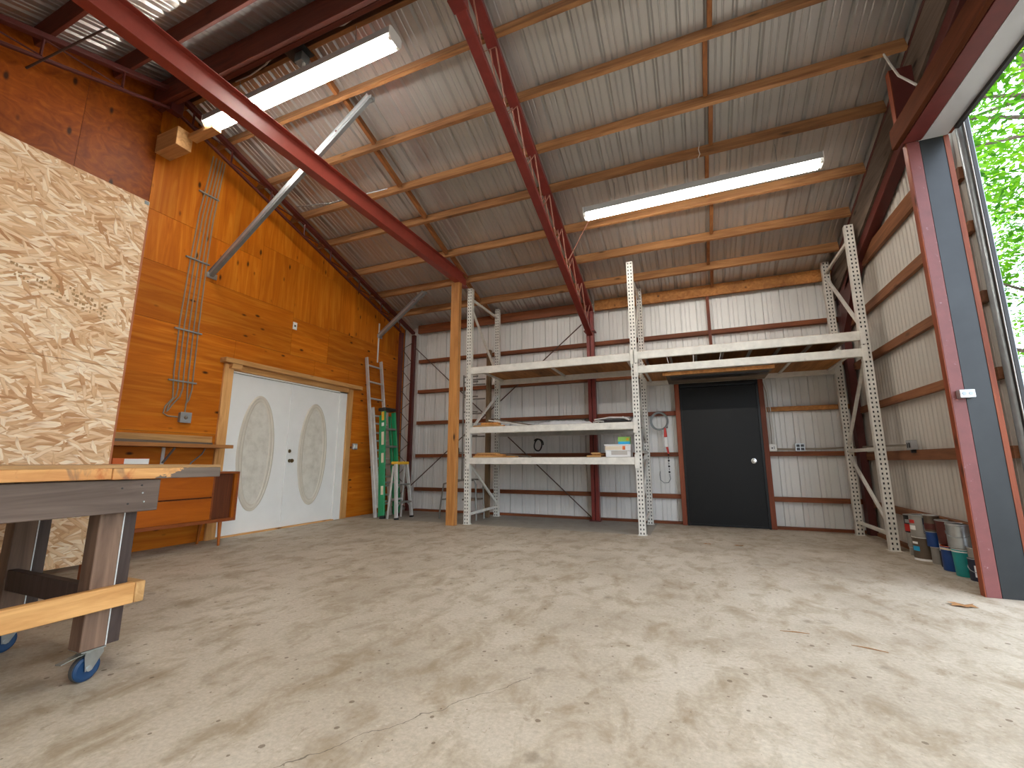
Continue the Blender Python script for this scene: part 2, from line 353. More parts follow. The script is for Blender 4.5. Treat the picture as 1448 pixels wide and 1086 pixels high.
class MB:
    def __init__(s): s.v = []; s.f = []; s.mi = []; s.cur = 0; s.tone = None
    def mat(s, i): s.cur = i; return s
    def add(s, vs, fs):
        b = len(s.v); s.v += [Vector(p) for p in vs]
        for f in fs: s.f.append([b + i for i in f]); s.mi.append(s.cur)
        return s
    def box(s, a, b):
        x0, y0, z0 = (min(a[i], b[i]) for i in range(3)); x1, y1, z1 = (max(a[i], b[i]) for i in range(3))
        return s.add([(x0, y0, z0), (x1, y0, z0), (x1, y1, z0), (x0, y1, z0), (x0, y0, z1), (x1, y0, z1), (x1, y1, z1), (x0, y1, z1)],
                     [(3, 2, 1, 0), (4, 5, 6, 7), (0, 1, 5, 4), (1, 2, 6, 5), (2, 3, 7, 6), (3, 0, 4, 7)])
    def hexa(s, p):
        """eight corners: bottom loop 0-3, top loop 4-7"""
        return s.add(p, [(3, 2, 1, 0), (4, 5, 6, 7), (0, 1, 5, 4), (1, 2, 6, 5), (2, 3, 7, 6), (3, 0, 4, 7)])
    def bar(s, p, q, w, h, up=(0, 0, 1)):
        p = Vector(p); q = Vector(q); d = (q - p).normalized(); u = Vector(up)
        u = (u - d * u.dot(d)).normalized(); r = d.cross(u)
        c = []
        for e in (p, q):
            c.append([e - r * w / 2 - u * h / 2, e + r * w / 2 - u * h / 2, e + r * w / 2 + u * h / 2, e - r * w / 2 + u * h / 2])
        return s.add(c[0] + c[1], [(0, 1, 2, 3), (7, 6, 5, 4), (1, 0, 4, 5), (2, 1, 5, 6), (3, 2, 6, 7), (0, 3, 7, 4)])
    def prism(s, poly, d0, d1):
        """poly: 3D points of one end; d0,d1 offset vectors"""
        n = len(poly); a = [Vector(p) + Vector(d0) for p in poly]; b = [Vector(p) + Vector(d1) for p in poly]
        fs = [tuple(range(n - 1, -1, -1)), tuple(range(n, 2 * n))] + [(i, (i + 1) % n, n + (i + 1) % n, n + i) for i in range(n)]
        return s.add(a + b, fs)
    def tube(s, pts, r, n=8, cap=True):
        pts = [Vector(p) for p in pts]; rs = r if isinstance(r, (list, tuple)) else [r] * len(pts)
        rings = []; u = None
        for i, p in enumerate(pts):
            d = (pts[min(i + 1, len(pts) - 1)] - pts[max(i - 1, 0)]).normalized()
            if u is None: u = d.orthogonal().normalized()
            u = (u - d * u.dot(d))
            u = u.normalized() if u.length > 1e-6 else d.orthogonal().normalized()
            w = d.cross(u)
            rings.append([p + (u * math.cos(2 * PI * k / n) + w * math.sin(2 * PI * k / n)) * rs[i] for k in range(n)])
        vs = [q for rg in rings for q in rg]; fs = []
        for i in range(len(pts) - 1):
            for k in range(n):
                fs.append((i * n + k, i * n + (k + 1) % n, (i + 1) * n + (k + 1) % n, (i + 1) * n + k))
        if cap:
            fs.append(tuple(range(n - 1, -1, -1))); fs.append(tuple((len(pts) - 1) * n + k for k in range(n)))
        return s.add(vs, fs)
    def lathe(s, prof, org, ax=(0, 0, 1), n=20, arc=(0, 2 * PI)):
        org = Vector(org); ax = Vector(ax).normalized(); u = ax.orthogonal().normalized(); w = ax.cross(u)
        full = abs(arc[1] - arc[0] - 2 * PI) < 1e-6; m = n if full else n + 1
        vs = []
        for (r, h) in prof:
            for k in range(m):
                a = arc[0] + (arc[1] - arc[0]) * k / n
                vs.append(org + ax * h + (u * math.cos(a) + w * math.sin(a)) * r)
        fs = []
        for i in range(len(prof) - 1):
            for k in range(n):
                k2 = (k + 1) % m
                fs.append((i * m + k, i * m + k2, (i + 1) * m + k2, (i + 1) * m + k))
        if full:
            if prof[0][0] > 1e-6: fs.append(tuple(range(m - 1, -1, -1)))
            if prof[-1][0] > 1e-6: fs.append(tuple((len(prof) - 1) * m + k for k in range(m)))
        return s.add(vs, fs)
    def build(s, name, mat, parent=None, origin=None, smooth=False, bevel=0.0, tone=None):
        me = bpy.data.meshes.new(name)
        off = wloc(parent) if parent is not None else Vector(origin or (0, 0, 0))
        me.from_pydata([tuple(p - off) for p in s.v], [], s.f)
        for m in (mat if isinstance(mat, (list, tuple)) else [mat]): me.materials.append(m)
        for p, i in zip(me.polygons, s.mi): p.material_index = i; p.use_smooth = bool(smooth)
        if tone is not None:
            at = me.attributes.new('tone', 'FLOAT', 'FACE')
            for i, t in enumerate(tone): at.data[i].value = t
        me.update()
        o = bpy.data.objects.new(name, me); COL.objects.link(o)
        if parent is not None: o.parent = parent
        else: o.location = off
        if smooth:
            try:
                me.set_sharp_from_angle(angle=math.radians(38))
            except Exception: pass
        if bevel:
            b = o.modifiers.new('edge', 'BEVEL'); b.width = bevel; b.segments = 1; b.limit_method = 'ANGLE'; b.angle_limit = .9
        return o

def tag(o, label=None, cat=None, group=None, kind=None):
    if label: o['label'] = label
    if cat: o['category'] = cat
    if group: o['group'] = group
    if kind: o['kind'] = kind
    return o
def thing(name, label, cat, loc=(0, 0, 0), group=None, kind=None):
    o = bpy.data.objects.new(name, None); COL.objects.link(o); o.location = loc
    return tag(o, label, cat, group, kind)
def dup(o, d):
    """copy of a thing with copies of its parts and sub-parts, moved by d"""
    r = o.copy(); COL.objects.link(r); r.location = o.location + Vector(d)
    for k in list(r.keys()):
        if k in ('label',): del r[k]
    def rec(src, dst):
        for ch in [c for c in bpy.data.objects if c.parent == src]:
            c = ch.copy(); COL.objects.link(c); c.parent = dst; rec(ch, c)
    rec(o, r); return r

# ------------------------------------------------------------------ dimensions (metres)
CAMZ = 0.92
XL, XR = -5.4, 2.06            # plywood face, right wall sheet
YB, YF = 7.24, -2.3            # back and front wall sheets
RIDGE = 2.5
def zb(y):                     # underside of the purlins
    if y < RIDGE: y = 2 * RIDGE - y
    return 3.48 + (7.15 - y) / 3.0
SHEET = 0.1476
FRAMES = (-5.12, -1.51, 1.98)
PUR_FAR = [2.67, 3.145, 3.725, 4.30, 4.825, 5.485, 6.07, 6.63]
PUR_NEAR = [2.04, 1.46, .88, .30, -.28, -.86, -1.44, -2.0]

def rib_profile(a, b, kind='ag', period=.2286):
    """(along, outward) points of a ribbed sheet between a and b"""
    pts = []
    if kind in ('ag', 'roof'):
        unit = [(0, 0), (.030, 0), (.034, .024), (.046, .024), (.050, 0), (.098, 0), (.103, .005), (.108, .005), (.113, 0), (.160, 0), (.165, .005), (.170, .005), (.175, 0)]
        if kind == 'roof': unit = [(0, 0), (.024, 0), (.042, .024), (.054, .024), (.072, 0), (.115, 0), (.122, .008), (.128, .008), (.135, 0), (.170, 0), (.177, .008), (.183, .008), (.190, 0)]
        x = a
        while x < b:
            for u, h in unit:
                if x + u <= b: pts.append((x + u, h))
            x += period
        pts.append((b, 0))
    else:
        n = int((b - a) / period * 8)
        for i in range(n + 1):
            t = a + (b - a) * i / n
            pts.append((t, .008 + .008 * math.cos(2 * PI * t / period)))
    return pts

def clip(poly, a, b, c):
    """keep a*y+b*z<=c"""
    out = []
    for i in range(len(poly)):
        p, q = poly[i], poly[(i + 1) % len(poly)]
        fp, fq = a * p[0] + b * p[1] - c, a * q[0] + b * q[1] - c
        if fp <= 0: out.append(p)
        if (fp < 0 < fq) or (fq < 0 < fp):
            t = fp / (fp - fq); out.append((p[0] + (q[0] - p[0]) * t, p[1] + (q[1] - p[1]) * t))
    return out

def shell():
    M = MT
    # floor
    tag(MB().box((XL - .3, YF - .1, -.15), (XR + .02, YB + .1, 0)).build('floor', M['floor'], origin=(0, 0, 0)), 'worn beige concrete floor slab with brown stains and small dark spots', 'floor', kind='structure')
    # ceiling: ribbed galvanised roofing on two slopes
    prof = rib_profile(XL - .25, XR + .14, 'roof')
    m = MB(); zr = zb(RIDGE) + SHEET
    n = len(prof)
    for ye in (YB + .18, YF - .18):
        ze = zb(ye) + SHEET
        vs = [(x, RIDGE, zr + h) for x, h in prof] + [(x, ye, ze + h) for x, h in prof]
        m.add(vs, [(i, i + 1, n + i + 1, n + i) for i in range(n - 1)])
    tag(m.build('ceiling', M['roof']), 'ribbed galvanised sheet metal roof underside on two slopes', 'ceiling', kind='structure')
    # back wall
    prof = rib_profile(XL - .2, XR + .1)
    m = MB(); n = len(prof); top = zb(YB) + SHEET + .03
    m.add([(x, YB + h, 0) for x, h in prof] + [(x, YB + h, top) for x, h in prof], [(i, i + 1, n + i + 1, n + i) for i in range(n - 1)])
    tag(m.build('wall_back', M['wallm']), 'white ribbed sheet metal wall behind the racking', 'wall', kind='structure')
    # front wall (behind the camera)
    m = MB(); n = len(prof)
    m.add([(x, YF - h, 0) for x, h in prof] + [(x, YF - h, top) for x, h in prof], [(n + i, n + i + 1, i + 1, i) for i in range(n - 1)])
    tag(m.build('wall_front', M['wallm']), 'white ribbed sheet metal wall opposite the racking', 'wall', kind='structure')
    # right wall: sheet round the big door opening
    def wr(a, b, z0):
        pr = rib_profile(a, b, 'sin', .08); k = len(pr)
        return [(XR + h, y, z0) for y, h in pr] + [(XR + h, y, zb(y) + SHEET + .02) for y, h in pr], [(i, k + i, k + i + 1, i + 1) for i in range(k - 1)]
    m = MB()
    m.add(*wr(4.42, YB + .03, 0)); m.add(*wr(-1.55, 4.42, 3.6)); m.add(*wr(YF - .02, -1.55, 0))
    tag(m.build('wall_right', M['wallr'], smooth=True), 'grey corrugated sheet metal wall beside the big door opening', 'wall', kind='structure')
    # left wall: plywood panels over a dark backing
    m = MB(); tone = []
    hole = (3.67, 5.69, 0, 2.06)
    def panel(y0, y1, z0, z1, mat):
        rects = [(y0, y1, z0, z1)]
        a, b, c, d = hole
        if y0 < b and y1 > a and z0 < d and z1 > c:
            rects = []
            if y0 < a: rects.append((y0, a, z0, z1))
            if y1 > b: rects.append((b, y1, z0, z1))
            if z1 > d: rects.append((max(y0, a), min(y1, b), d, z1))
        t = random.random()
        for (p, q, r, s) in rects:
            g = .0015
            poly = [(p + g, r + g), (q - g, r + g), (q - g, s - g), (p + g, s - g)]
            # under both roof slopes
            lim = 3.48 + SHEET + 7.15 / 3.0
            poly = clip(poly, 1 / 3.0, 1, lim - .012)
            poly = clip(poly, -1 / 3.0, 1, 3.48 + SHEET + (7.15 - 2 * RIDGE) / 3.0 - .012)
            if len(poly) < 3: continue
            k = len(m.f); m.mat(mat).prism([(XL, y, z) for y, z in poly], (0, 0, 0), (-.012, 0, 0)); tone.extend([t] * (len(m.f) - k))
    cuts = [-2.3, .08, 2.52, 4.96, 7.2]
    for i in range(4):
        panel(cuts[i], cuts[i + 1], 0, 1.24, 0); panel(cuts[i], cuts[i + 1], 1.24, 2.46, 0)
    for a, b in ((2.52, 4.5), (4.5, 5.2), (5.2, 6.42), (6.42, 7.2)): panel(a, b, 2.46, {4.5: 3.02, 5.2: 3.06, 6.42: 2.98}.get(a, 3.1), 0)
    for a, b, z0, z1 in ((2.52, 3.3, 3.1, 3.68), (3.3, 3.92, 3.1, 3.68), (2.52, 3.92, 3.68, 5.4), (3.92, 4.5, 3.1, 3.9), (4.5, 5.2, 3.02, 3.9), (3.92, 5.2, 3.9, 5.2), (5.2, 6.42, 3.06, 4.6), (6.42, 7.2, 2.98, 4.6)):
        panel(a, b, z0, z1, 1)
    for a, b in ((-2.3, -.54), (-.54, .68), (.68, 1.88), (1.88, 2.52)): panel(a, b, 2.46, 5.4, 2)
    # backing, same outline
    m.mat(3); k = len(m.f)
    def backing(y0, y1, z0):
        m.prism([(XL - .013, y0, z0), (XL - .013, y1, z0), (XL - .013, y1, zb(y1) + SHEET + .05), (XL - .013, y0, zb(y0) + SHEET + .05)], (0, 0, 0), (-.05, 0, 0))
    backing(YF - .05, RIDGE, 0); backing(RIDGE, 3.66, 0); backing(3.66, 5.7, 2.07); backing(5.7, YB + .05, 0)
    tone += [0] * (len(m.f) - k)
    tag(m.build('wall_left', [M['ply_h'], M['ply_v'], M['ply_s'], M['weather_z']], tone=tone), 'orange stained plywood wall with knots rising to the gable', 'wall', kind='structure')

def roof_frame():
    M = MT
    c = math.sqrt(1 + 1 / 9.0)
    ords = ['first', 'second', 'third', 'fourth', 'fifth', 'sixth', 'seventh', 'eighth']
    # purlins
    for far, ys in ((True, PUR_FAR), (False, PUR_NEAR)):
        sgn = 1 if far else -1
        nrm = Vector((0, sgn / 3.0, 1)).normalized(); up = Vector((0, -sgn, 1 / 3.0)).normalized()
        for i, y in enumerate(ys):
            x1 = 1.925 if far else 1.9
            b = Vector((0, y, zb(y)))
            poly = [b, b + up * .04, b + up * .04 + nrm * .1385, b + nrm * .1385]
            if not far: poly = poly[::-1]
            m = MB().prism(poly, (XL + .03, 0, 0), (x1, 0, 0))
            lab = ('%s roof purlin from the ridge on the slope above the racking' % ords[i]) if far else ('%s dark roof purlin from the ridge on the slope nearer the camera' % ords[i])
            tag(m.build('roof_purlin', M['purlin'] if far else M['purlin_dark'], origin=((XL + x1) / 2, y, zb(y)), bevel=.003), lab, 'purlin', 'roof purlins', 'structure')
    # ridge beam: two red stained planks
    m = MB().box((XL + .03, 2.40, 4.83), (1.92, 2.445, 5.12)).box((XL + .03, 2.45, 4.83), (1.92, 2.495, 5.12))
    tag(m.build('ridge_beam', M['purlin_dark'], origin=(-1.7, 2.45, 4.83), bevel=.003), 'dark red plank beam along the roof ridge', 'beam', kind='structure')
    # eave board on the back wall
    m = MB().box((FRAMES[0] + .1, 7.12, 3.45), (FRAMES[1] - .07, 7.16, 3.62))
    tag(m.build('eave_board', M['girt_x'], origin=(-3.3, 7.14, 3.45), bevel=.003), 'red brown eave board left of the middle frame', 'beam', 'eave boards', 'structure')
    m = MB().box((FRAMES[1] + .07, 7.12, 3.45), (FRAMES[2] - .03, 7.16, 3.63))
    tag(m.build('eave_board', M['deck'], origin=(.2, 7.14, 3.45), bevel=.003), 'orange brown eave board right of the middle frame', 'beam', 'eave boards', 'structure')
    # blocking between purlins
    allp = PUR_FAR + [7.12]
    for x, nm, w in ((-3.345, 'left', .045), (.335, 'right', .04)):
        for i in range(len(allp) - 1):
            a, b = allp[i] + .002, allp[i + 1] - .045
            xx = x + (.022 if i % 2 else -.022) + (.006 * i if nm == 'right' else 0)
            off = .03 if nm == 'left' else .06
            m = MB().bar((xx, a, zb(a) + off + .03), (xx, b, zb(b) + off + .03), w, .07)
            tag(m.build('roof_block', M['block'], origin=(xx, (a + b) / 2, zb((a + b) / 2)), bevel=.002),
                '%s short block from the ridge in the row between purlins %s the middle truss' % (ords[i], 'left of' if nm == 'left' else 'right of'), 'block', 'blocks between purlins', 'structure')
    # girts
    zs = [(.367, .43), (.99, 1.052), (1.62, 1.682), (2.235, 2.30), (2.845, 2.91)]
    hn = ['lowest', 'second lowest', 'middle', 'second highest', 'highest']
    def girt(a, b, lab, mat, mid):
        tag(MB().box(a, b).build('wall_girt', mat, origin=mid, bevel=.002), lab, 'girt', 'wall girts', 'structure')
    for i, (z0, z1) in enumerate(zs):
        girt((-5.0, 7.15, z0), (-1.45, 7.235, z1), '%s wall girt on the back wall left of the red middle column' % hn[i], M['girt_x'], (-3.2, 7.19, z0))
        if i < 3:
            girt((-1.448, 7.15, z0), (-.205, 7.235, z1), '%s wall girt between the red middle column and the black door' % hn[i], M['frame_x'] if i == 2 else M['girt_x'], (-.8, 7.19, z0))
            girt((.93, 7.15, z0), (1.97, 7.235, z1), '%s wall girt on the back wall right of the black door' % hn[i], M['deck'] if i == 2 else M['girt_x'], (1.4, 7.19, z0))
        elif i == 3:
            girt((-1.448, 7.15, z0), (1.97, 7.235, z1), 'wall girt just above the black door', M['girt_x'], (.2, 7.19, z0))
        else:
            girt((-1.448, 7.15, z0), (1.97, 7.235, z1), 'highest wall girt above the shelf over the black door', M['girt_x'], (.2, 7.19, z0))
    rz = [(.345, .42), (.93, 1.03), (1.535, 1.615), (2.11, 2.2), (2.69, 2.79), (3.255, 3.42)]
    rn = ['lowest', 'second lowest', 'third lowest', 'third highest', 'second highest', 'thick highest']
    for i, (z0, z1) in enumerate(rz):
        girt((XR - .045, 4.45, z0), (XR - .003, 6.98, z1), '%s wall girt on the grey right wall' % rn[i], M['girt_y'], (2.04, 5.7, z0))
    # stud on the back wall over the black door and base plates
    tag(MB().box((.30, 7.13, 2.36), (.345, 7.149, 3.45)).build('wall_stud', M['frame_z'], origin=(.32, 7.14, 2.36)), 'short upright stud between eave board and shelf over the black door', 'stud', kind='structure')
    for i, (a, b) in enumerate((((-5.0, 7.15, 0), (-.205, 7.235, .035)), ((.93, 7.15, 0), (1.97, 7.235, .035)))):
        tag(MB().box(a, b).build('baseboard_back', M['girt_x'], origin=((a[0] + b[0]) / 2, 7.19, 0)), 'thin base plate along the back wall %s of the black door' % ('left', 'right')[i], 'base plate', kind='structure')
    tag(MB().box((XR - .045, 4.45, 0), (XR - .003, 6.98, .04)).build('baseboard_right', M['girt_y'], origin=(2.04, 5.7, 0)), 'thin base plate along the foot of the right wall', 'base plate', kind='structure')

def truss(name, x, w, t, depth, label, mat, webmat, col_in, lo=False):
    """laced steel portal frame: rafters over both slopes and a column on the back wall"""
    M = MT
    root = thing(name, label, 'steel frame', (x, 7.1, 0))
    ye = 7.12
    def top(y, d=0): return Vector((x, y, zb(y) - .002 - d))
    # chords
    for far in (1, -1):
        e = ye if far > 0 else 2 * RIDGE - ye
        sgn = far
        m = MB()
        a, b = top(RIDGE, t / 2), top(e, t / 2)
        m.bar(a, b, w, t)
        m.build('top_chord', mat, root, bevel=.004)
        e2 = col_in if far > 0 else 2 * RIDGE - col_in
        a, b = top(RIDGE, depth - t / 2), top(e2, depth - t / 2)
        MB().bar(a, b, w * (.5 if lo else .92), t * (.6 if lo else 1)).build('bottom_chord', mat, root, bevel=.004)
        # web
        m = MB()
        if lo:
            ys = PUR_FAR if far > 0 else PUR_NEAR
            ys = [y + .02 * sgn for y in ys if (far < 0 or y < col_in) and y > -2]
            for i, y in enumerate(ys):
                m.tube([top(y, t), top(y, depth - t)], .012, 6)
                if i + 1 < len(ys): m.tube([top(y, depth - t), top(ys[i + 1], t)], .008, 6)
        else:
            y = RIDGE + .12 * sgn; k = 0; pts = [top(y, t)]
            while (far > 0 and y < col_in - .25) or (far < 0 and y > e2 + .25):
                y += .27 * sgn; k += 1
                pts.append(top(y, depth - t) if k % 2 else top(y, t))
            for xo in (-w * .28, w * .28): m.tube([p + Vector((xo, 0, 0)) for p in pts], .0085, 6)
        m.build('web', webmat, root)
    MB().box((x - w * .6, RIDGE - .06, zb(RIDGE) - depth - .02), (x + w * .6, RIDGE + .06, zb(RIDGE) - t)).build('ridge_post', mat, root, bevel=.004)
    return root

def frames():
    M = MT
    # left frame
    r = truss('steel_frame', FRAMES[0], .07, .05, .27, 'dark red laced steel frame against the plywood wall', M['red_dark'], M['red_dark'], 6.7, True)
    x = FRAMES[0] + .02
    MB().box((x - .035, 6.66, 0), (x + .035, 6.73, 3.36)).build('column_leg', M['red_dark'], r, bevel=.003)
    MB().box((x - .035, 7.07, 0), (x + .035, 7.14, 3.42)).build('column_leg', M['red_dark'], r, bevel=.003)
    pts = []; z = .05; k = 0
    while z < 3.3: pts.append((x, 6.74 if k % 2 else 7.06, z)); z += .2; k += 1
    MB().tube(pts, .008, 6).build('lacing', M['rod'], r)
    # middle frame
    r = truss('steel_frame', FRAMES[1], .105, .055, .53, 'bright red laced steel frame in the middle of the roof', M['red'], M['web'], 7.04)
    x = FRAMES[1]
    for xo in (-.033, .033):
        MB().box((x + xo - .027, 7.02, 0), (x + xo + .027, 7.13, 3.42)).build('column_leg', M['red'], r, bevel=.003)
    MB().box((x - .008, 7.05, .02), (x + .008, 7.12, 3.3)).build('column_web', M['red_dark'], r)
    MB().box((x - .09, 6.97, 3.055), (x + .09, 7.14, 3.075)).build('cap_plate', M['red'], r)
    MB().box((x - .09, 6.97, 0), (x + .09, 7.14, .012)).build('foot_plate', M['red_dark'], r)
    # right frame: weathered rafter plank with red steel under it
    r = thing('steel_frame', 'dark red steel frame with grey weathered rafter planks above the big door', 'steel frame', (1.98, 7.0, 0))
    for e, nm in ((7.1, 'rafter_plank'), (-.2, 'rafter_plank')):
        s = 1 if e > RIDGE else -1
        q = [(1.93, RIDGE, zb(RIDGE)), (1.93, e, zb(e)), (1.93, e, zb(e) - .37), (1.93, RIDGE, zb(RIDGE) - .37)]
        MB().prism(q, (0, 0, 0), (.035, 0, 0)).build(nm, M['weather_y'], r)
        q = [(1.927, RIDGE, zb(RIDGE) + .03), (1.927, e, zb(e) + .03), (1.927, e, zb(e) - .01), (1.927, RIDGE, zb(RIDGE) - .01)]
        MB().prism(q, (0, 0, 0), (.12, 0, 0)).build('top_chord', M['red_dark'], r)
        q = [(1.95, RIDGE, zb(RIDGE) - .38), (1.95, e, zb(e) - .38), (1.95, e, zb(e) - .5), (1.95, RIDGE, zb(RIDGE) - .5)]
        (MB().prism(q, (0, 0, 0), (.1, 0, 0)).build('bottom_chord', M['red_dark'], r, bevel=.004) if s > 0 else None)
    MB().box((1.95, 6.99, 0), (2.035, 7.13, 3.4)).build('column_leg', M['red_dark'], r, bevel=.004)
    q = [(1.95, 6.99, 3.0), (1.95, 6.99, 2.6), (1.95, 6.2, 3.28), (1.95, 6.2, 3.44)]
    MB().prism(q, (0, 0, 0), (.08, 0, 0)).build('knee_gusset', M['red_dark'], r)
    # stub post rising from the door header to the rafter
    MB().box((1.775, 4.28, 3.69), (1.929, 4.34, 4.27)).build('stub_post', M['red_dark'], r)
    MB().box((1.768, 4.279, 3.69), (1.7745, 4.342, 4.27)).build('stub_strip', M['frame_z'], r)
    # knee braces of the middle frame to the purlins and rods on the back wall
    rods = [((-5.04, 7.11, 3.14), (-1.6, 7.11, .05), 'dark diagonal brace rod falling from the plywood corner to the middle column foot'),
            ((-5.06, 7.085, .44), (-1.66, 7.085, 3.22), 'dark diagonal brace rod rising from the plywood corner to the middle column top')]
    for a, b, l in rods:
        tag(MB().tube([a, b], .0095, 6).build('brace_rod', M['rod'], origin=a), l, 'brace rod', 'wall brace rods')
    y = 5.52; a = Vector((-1.448, y, zb(y) - .36)); b = Vector((-1.07, 5.3, zb(5.3) + .02))
    tag(MB().tube([a, b], .008, 6).build('brace_rod', M['web'], origin=tuple(a)), 'thin pink rod from the middle truss to a purlin near the long light', 'brace rod')
    y = 4.1; a = Vector((-4.95, 4.0, zb(4.0) - .1)); b = Vector((-3.5, 4.16, zb(4.16) - .04))
    tag(MB().tube([a, Vector((-4.4, 4.1, zb(4.1) - .08)), b], .007, 6).build('brace_rod', M['galv'], origin=tuple(a)), 'thin grey rod from the plywood side frame towards the red beam', 'brace rod')
    a = Vector((-5.1, 1.37, 4.25)); b = Vector((-4.4, 1.6, 4.62))
    tag(MB().tube([a, b], .009, 6).build('brace_rod', M['rod'], origin=tuple(a)), 'short brown rod at the gable top corner above the strand board', 'brace rod')

def beam_post():
    M = MT
    # red I beam
    r = thing('steel_beam', 'long red steel I beam running from overhead to the timber post', 'beam', (-3.335, 6.0, 3.73))
    y0, y1 = YF + .1, 6.02
    MB().box((-3.385, y0, 3.73), (-3.285, y1, 3.738)).build('bottom_flange', M['beam_red'], r, bevel=.002)
    MB().box((-3.341, y0, 3.738), (-3.331, y1, 3.925)).build('web', M['beam_red'], r)
    MB().box((-3.385, y0, 3.925), (-3.285, y1, 3.933)).build('top_flange', M['beam_red'], r, bevel=.002)
    # timber post
    m = MB().box((-3.43, 5.72, 0), (-3.285, 5.76, 3.728)).box((-3.43, 5.763, 0), (-3.285, 5.805, 3.728))
    tag(m.build('timber_post', M['post'], origin=(-3.36, 5.76, 0), bevel=.004), 'tall pine timber post holding up the end of the red beam', 'post')
    # galvanised struts from the plywood wall
    for a, b, l in (((XL + .02, 3.27, 3.19), (-2.98, 3.2, 4.775), 'long galvanised strut from the plywood wall past the red beam to a purlin'),
                    ((XL + .02, 6.42, 3.26), (-4.18, 6.08, 3.815), 'short galvanised strut above the ladders in the plywood corner')):
        a = Vector(a); b = Vector(b); d = (b - a).normalized()
        st = thing('roof_strut', l, 'strut', tuple(a), 'galvanised roof struts')
        u = Vector((0, -1, 0)); u = (u - d * u.dot(d)).normalized(); s = d.cross(u)
        m = MB(); w, h, t = .085, .04, .004
        m.bar(a + u * h, b + u * h, w, t, u)
        for k in (-1, 1): m.bar(a + s * k * w / 2 + u * h / 2, b + s * k * w / 2 + u * h / 2, t, h, u)
        m.build('channel', M['galv'], st)
        MB().bar(a + u * (h + .003), b + u * (h + .003), .03, .004, u).build('rib', M['galv_lt'], st)
        MB().box(a + Vector((-.018, -.06, -.045)), a + Vector((.0, .06, .02))).build('wall_plate', M['galv_lt'], st)
        MB().lathe([(.012, 0), (.012, .004), (0, .005)], a + d * (b - a).length * .82 + u * (h + .005), u, 8).build('bolt', M['red_dark'], st)
        MB().box(b - Vector((.03, .03, .03)), b + Vector((.03, .03, .012))).build('top_bracket', M['galv'], st)
    # timber stub by the ridge on the plywood wall
    m = MB().box((XL, 2.50, 4.34), (-5.02, 2.66, 4.56))
    tag(m.build('timber_stub', M['pine_x'], origin=(-5.2, 2.58, 4.34), bevel=.004), 'short pine timber stub jutting from the plywood wall under the ridge', 'timber')
    m = MB().box((-5.015, 2.60, 4.48), (-4.6, 2.70, 4.53))
    tag(m.build('timber_batten', M['pine_x'], origin=(-4.9, 2.65, 4.53), bevel=.003), 'pale batten reaching from the timber stub to the ridge light', 'timber')

# ------------------------------------------------------------------ openings
def big_door():
    M = MT
    r = thing('door_header', 'red brown header beam over the big door opening with white flashing', 'header', (1.85, 2.0, 3.5))
    y0 = -1.6
    MB().box((1.70, y0, 3.5), (1.738, 4.27, 3.675)).build('face_plank', M['header'], r, bevel=.003)
    MB().box((1.744, y0, 3.5), (1.868, 4.2, 3.7)).build('inner_plank', M['red_dark2'], r, bevel=.003)
    MB().box((1.868, y0, 3.497), (2.03, 4.2, 3.503)).build('soffit_flashing', M['flash'], r)
    MB().box((2.03, y0, 3.47), (2.058, 4.1, 3.62)).build('outer_trim', M['edge_dk'], r)
    MB().box((1.868, y0, 3.503), (2.058, 4.2, 3.72)).build('core', M['frame_x'], r)
    for a, b, lab in ((4.2, 4.262, 'red painted jamb post of the big door nearest the paint cans'), (-1.662, -1.6, 'red painted jamb post of the big door at the camera side')):
        s = 1 if a > 0 else -1
        j = thing('door_jamb', lab, 'door jamb', (1.82, a, 0), 'big door jambs')
        f = a if s > 0 else b
        MB().box((1.772, a, 0), (1.853, b, 3.498)).build('post', [M['jamb_red']], j, bevel=.003)
        MB().box((1.7685, f + .002 * s, 0), (1.7725, f + .062 * s, 3.498)).build('side_strip', M['frame_z'], j)
        MB().box((1.856, f + .003 * s, 0), (2.005, f + .012 * s, 3.498)).build('flashing', M['galv_dk'], j)
        MB().box((2.005, f - .002 * s, 0), (2.037, f + .045 * s, 3.498)).build('outer_stud', M['frame_z'], j)
        MB().box((1.853, f + .02 * s, 0), (2.005, f + .06 * s, 3.498)).build('core', M['frame_z'], j)
    # sliding leaf pushed back along the outside of the wall
    d = thing('sliding_door', 'sliding metal door pushed back along the outside of the right wall', 'door', (2.15, 5.8, 0))
    prof = rib_profile(4.23, 8.6); k = len(prof)
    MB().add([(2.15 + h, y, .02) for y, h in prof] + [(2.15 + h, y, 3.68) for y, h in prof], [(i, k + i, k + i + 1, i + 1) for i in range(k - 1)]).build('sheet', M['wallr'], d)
    for z0, z1 in ((.36, .45), (.94, 1.03), (1.52, 1.61), (2.12, 2.21), (2.7, 2.79), (3.16, 3.26)):
        MB().box((2.108, 4.31, z0), (2.149, 8.55, z1)).build('rail', M['girt_y'], d)
    pr = [(.0, 0), (.0, 3.7)]
    MB().tube([(2.146, 4.262, .02), (2.146, 4.262, 3.72)], .03, 18).build('edge_tube', M['galv'], d, smooth=True)
    MB().box((2.14, 4.19, .02), (2.165, 4.228, 3.72)).build('edge_channel', M['edge_dk'], d)
    MB().box((2.135, 4.186, .02), (2.1395, 4.194, 3.72)).build('weather_strip', M['plastic_w'], d)
    MB().box((2.141, 4.18, .02), (2.162, 4.1895, 3.72)).build('edge_cap', M['edge_dk'], d)
    MB().box((2.1625, 4.18, .02), (2.166, 4.1895, 3.72)).build('edge_lip', M['galv'], d)

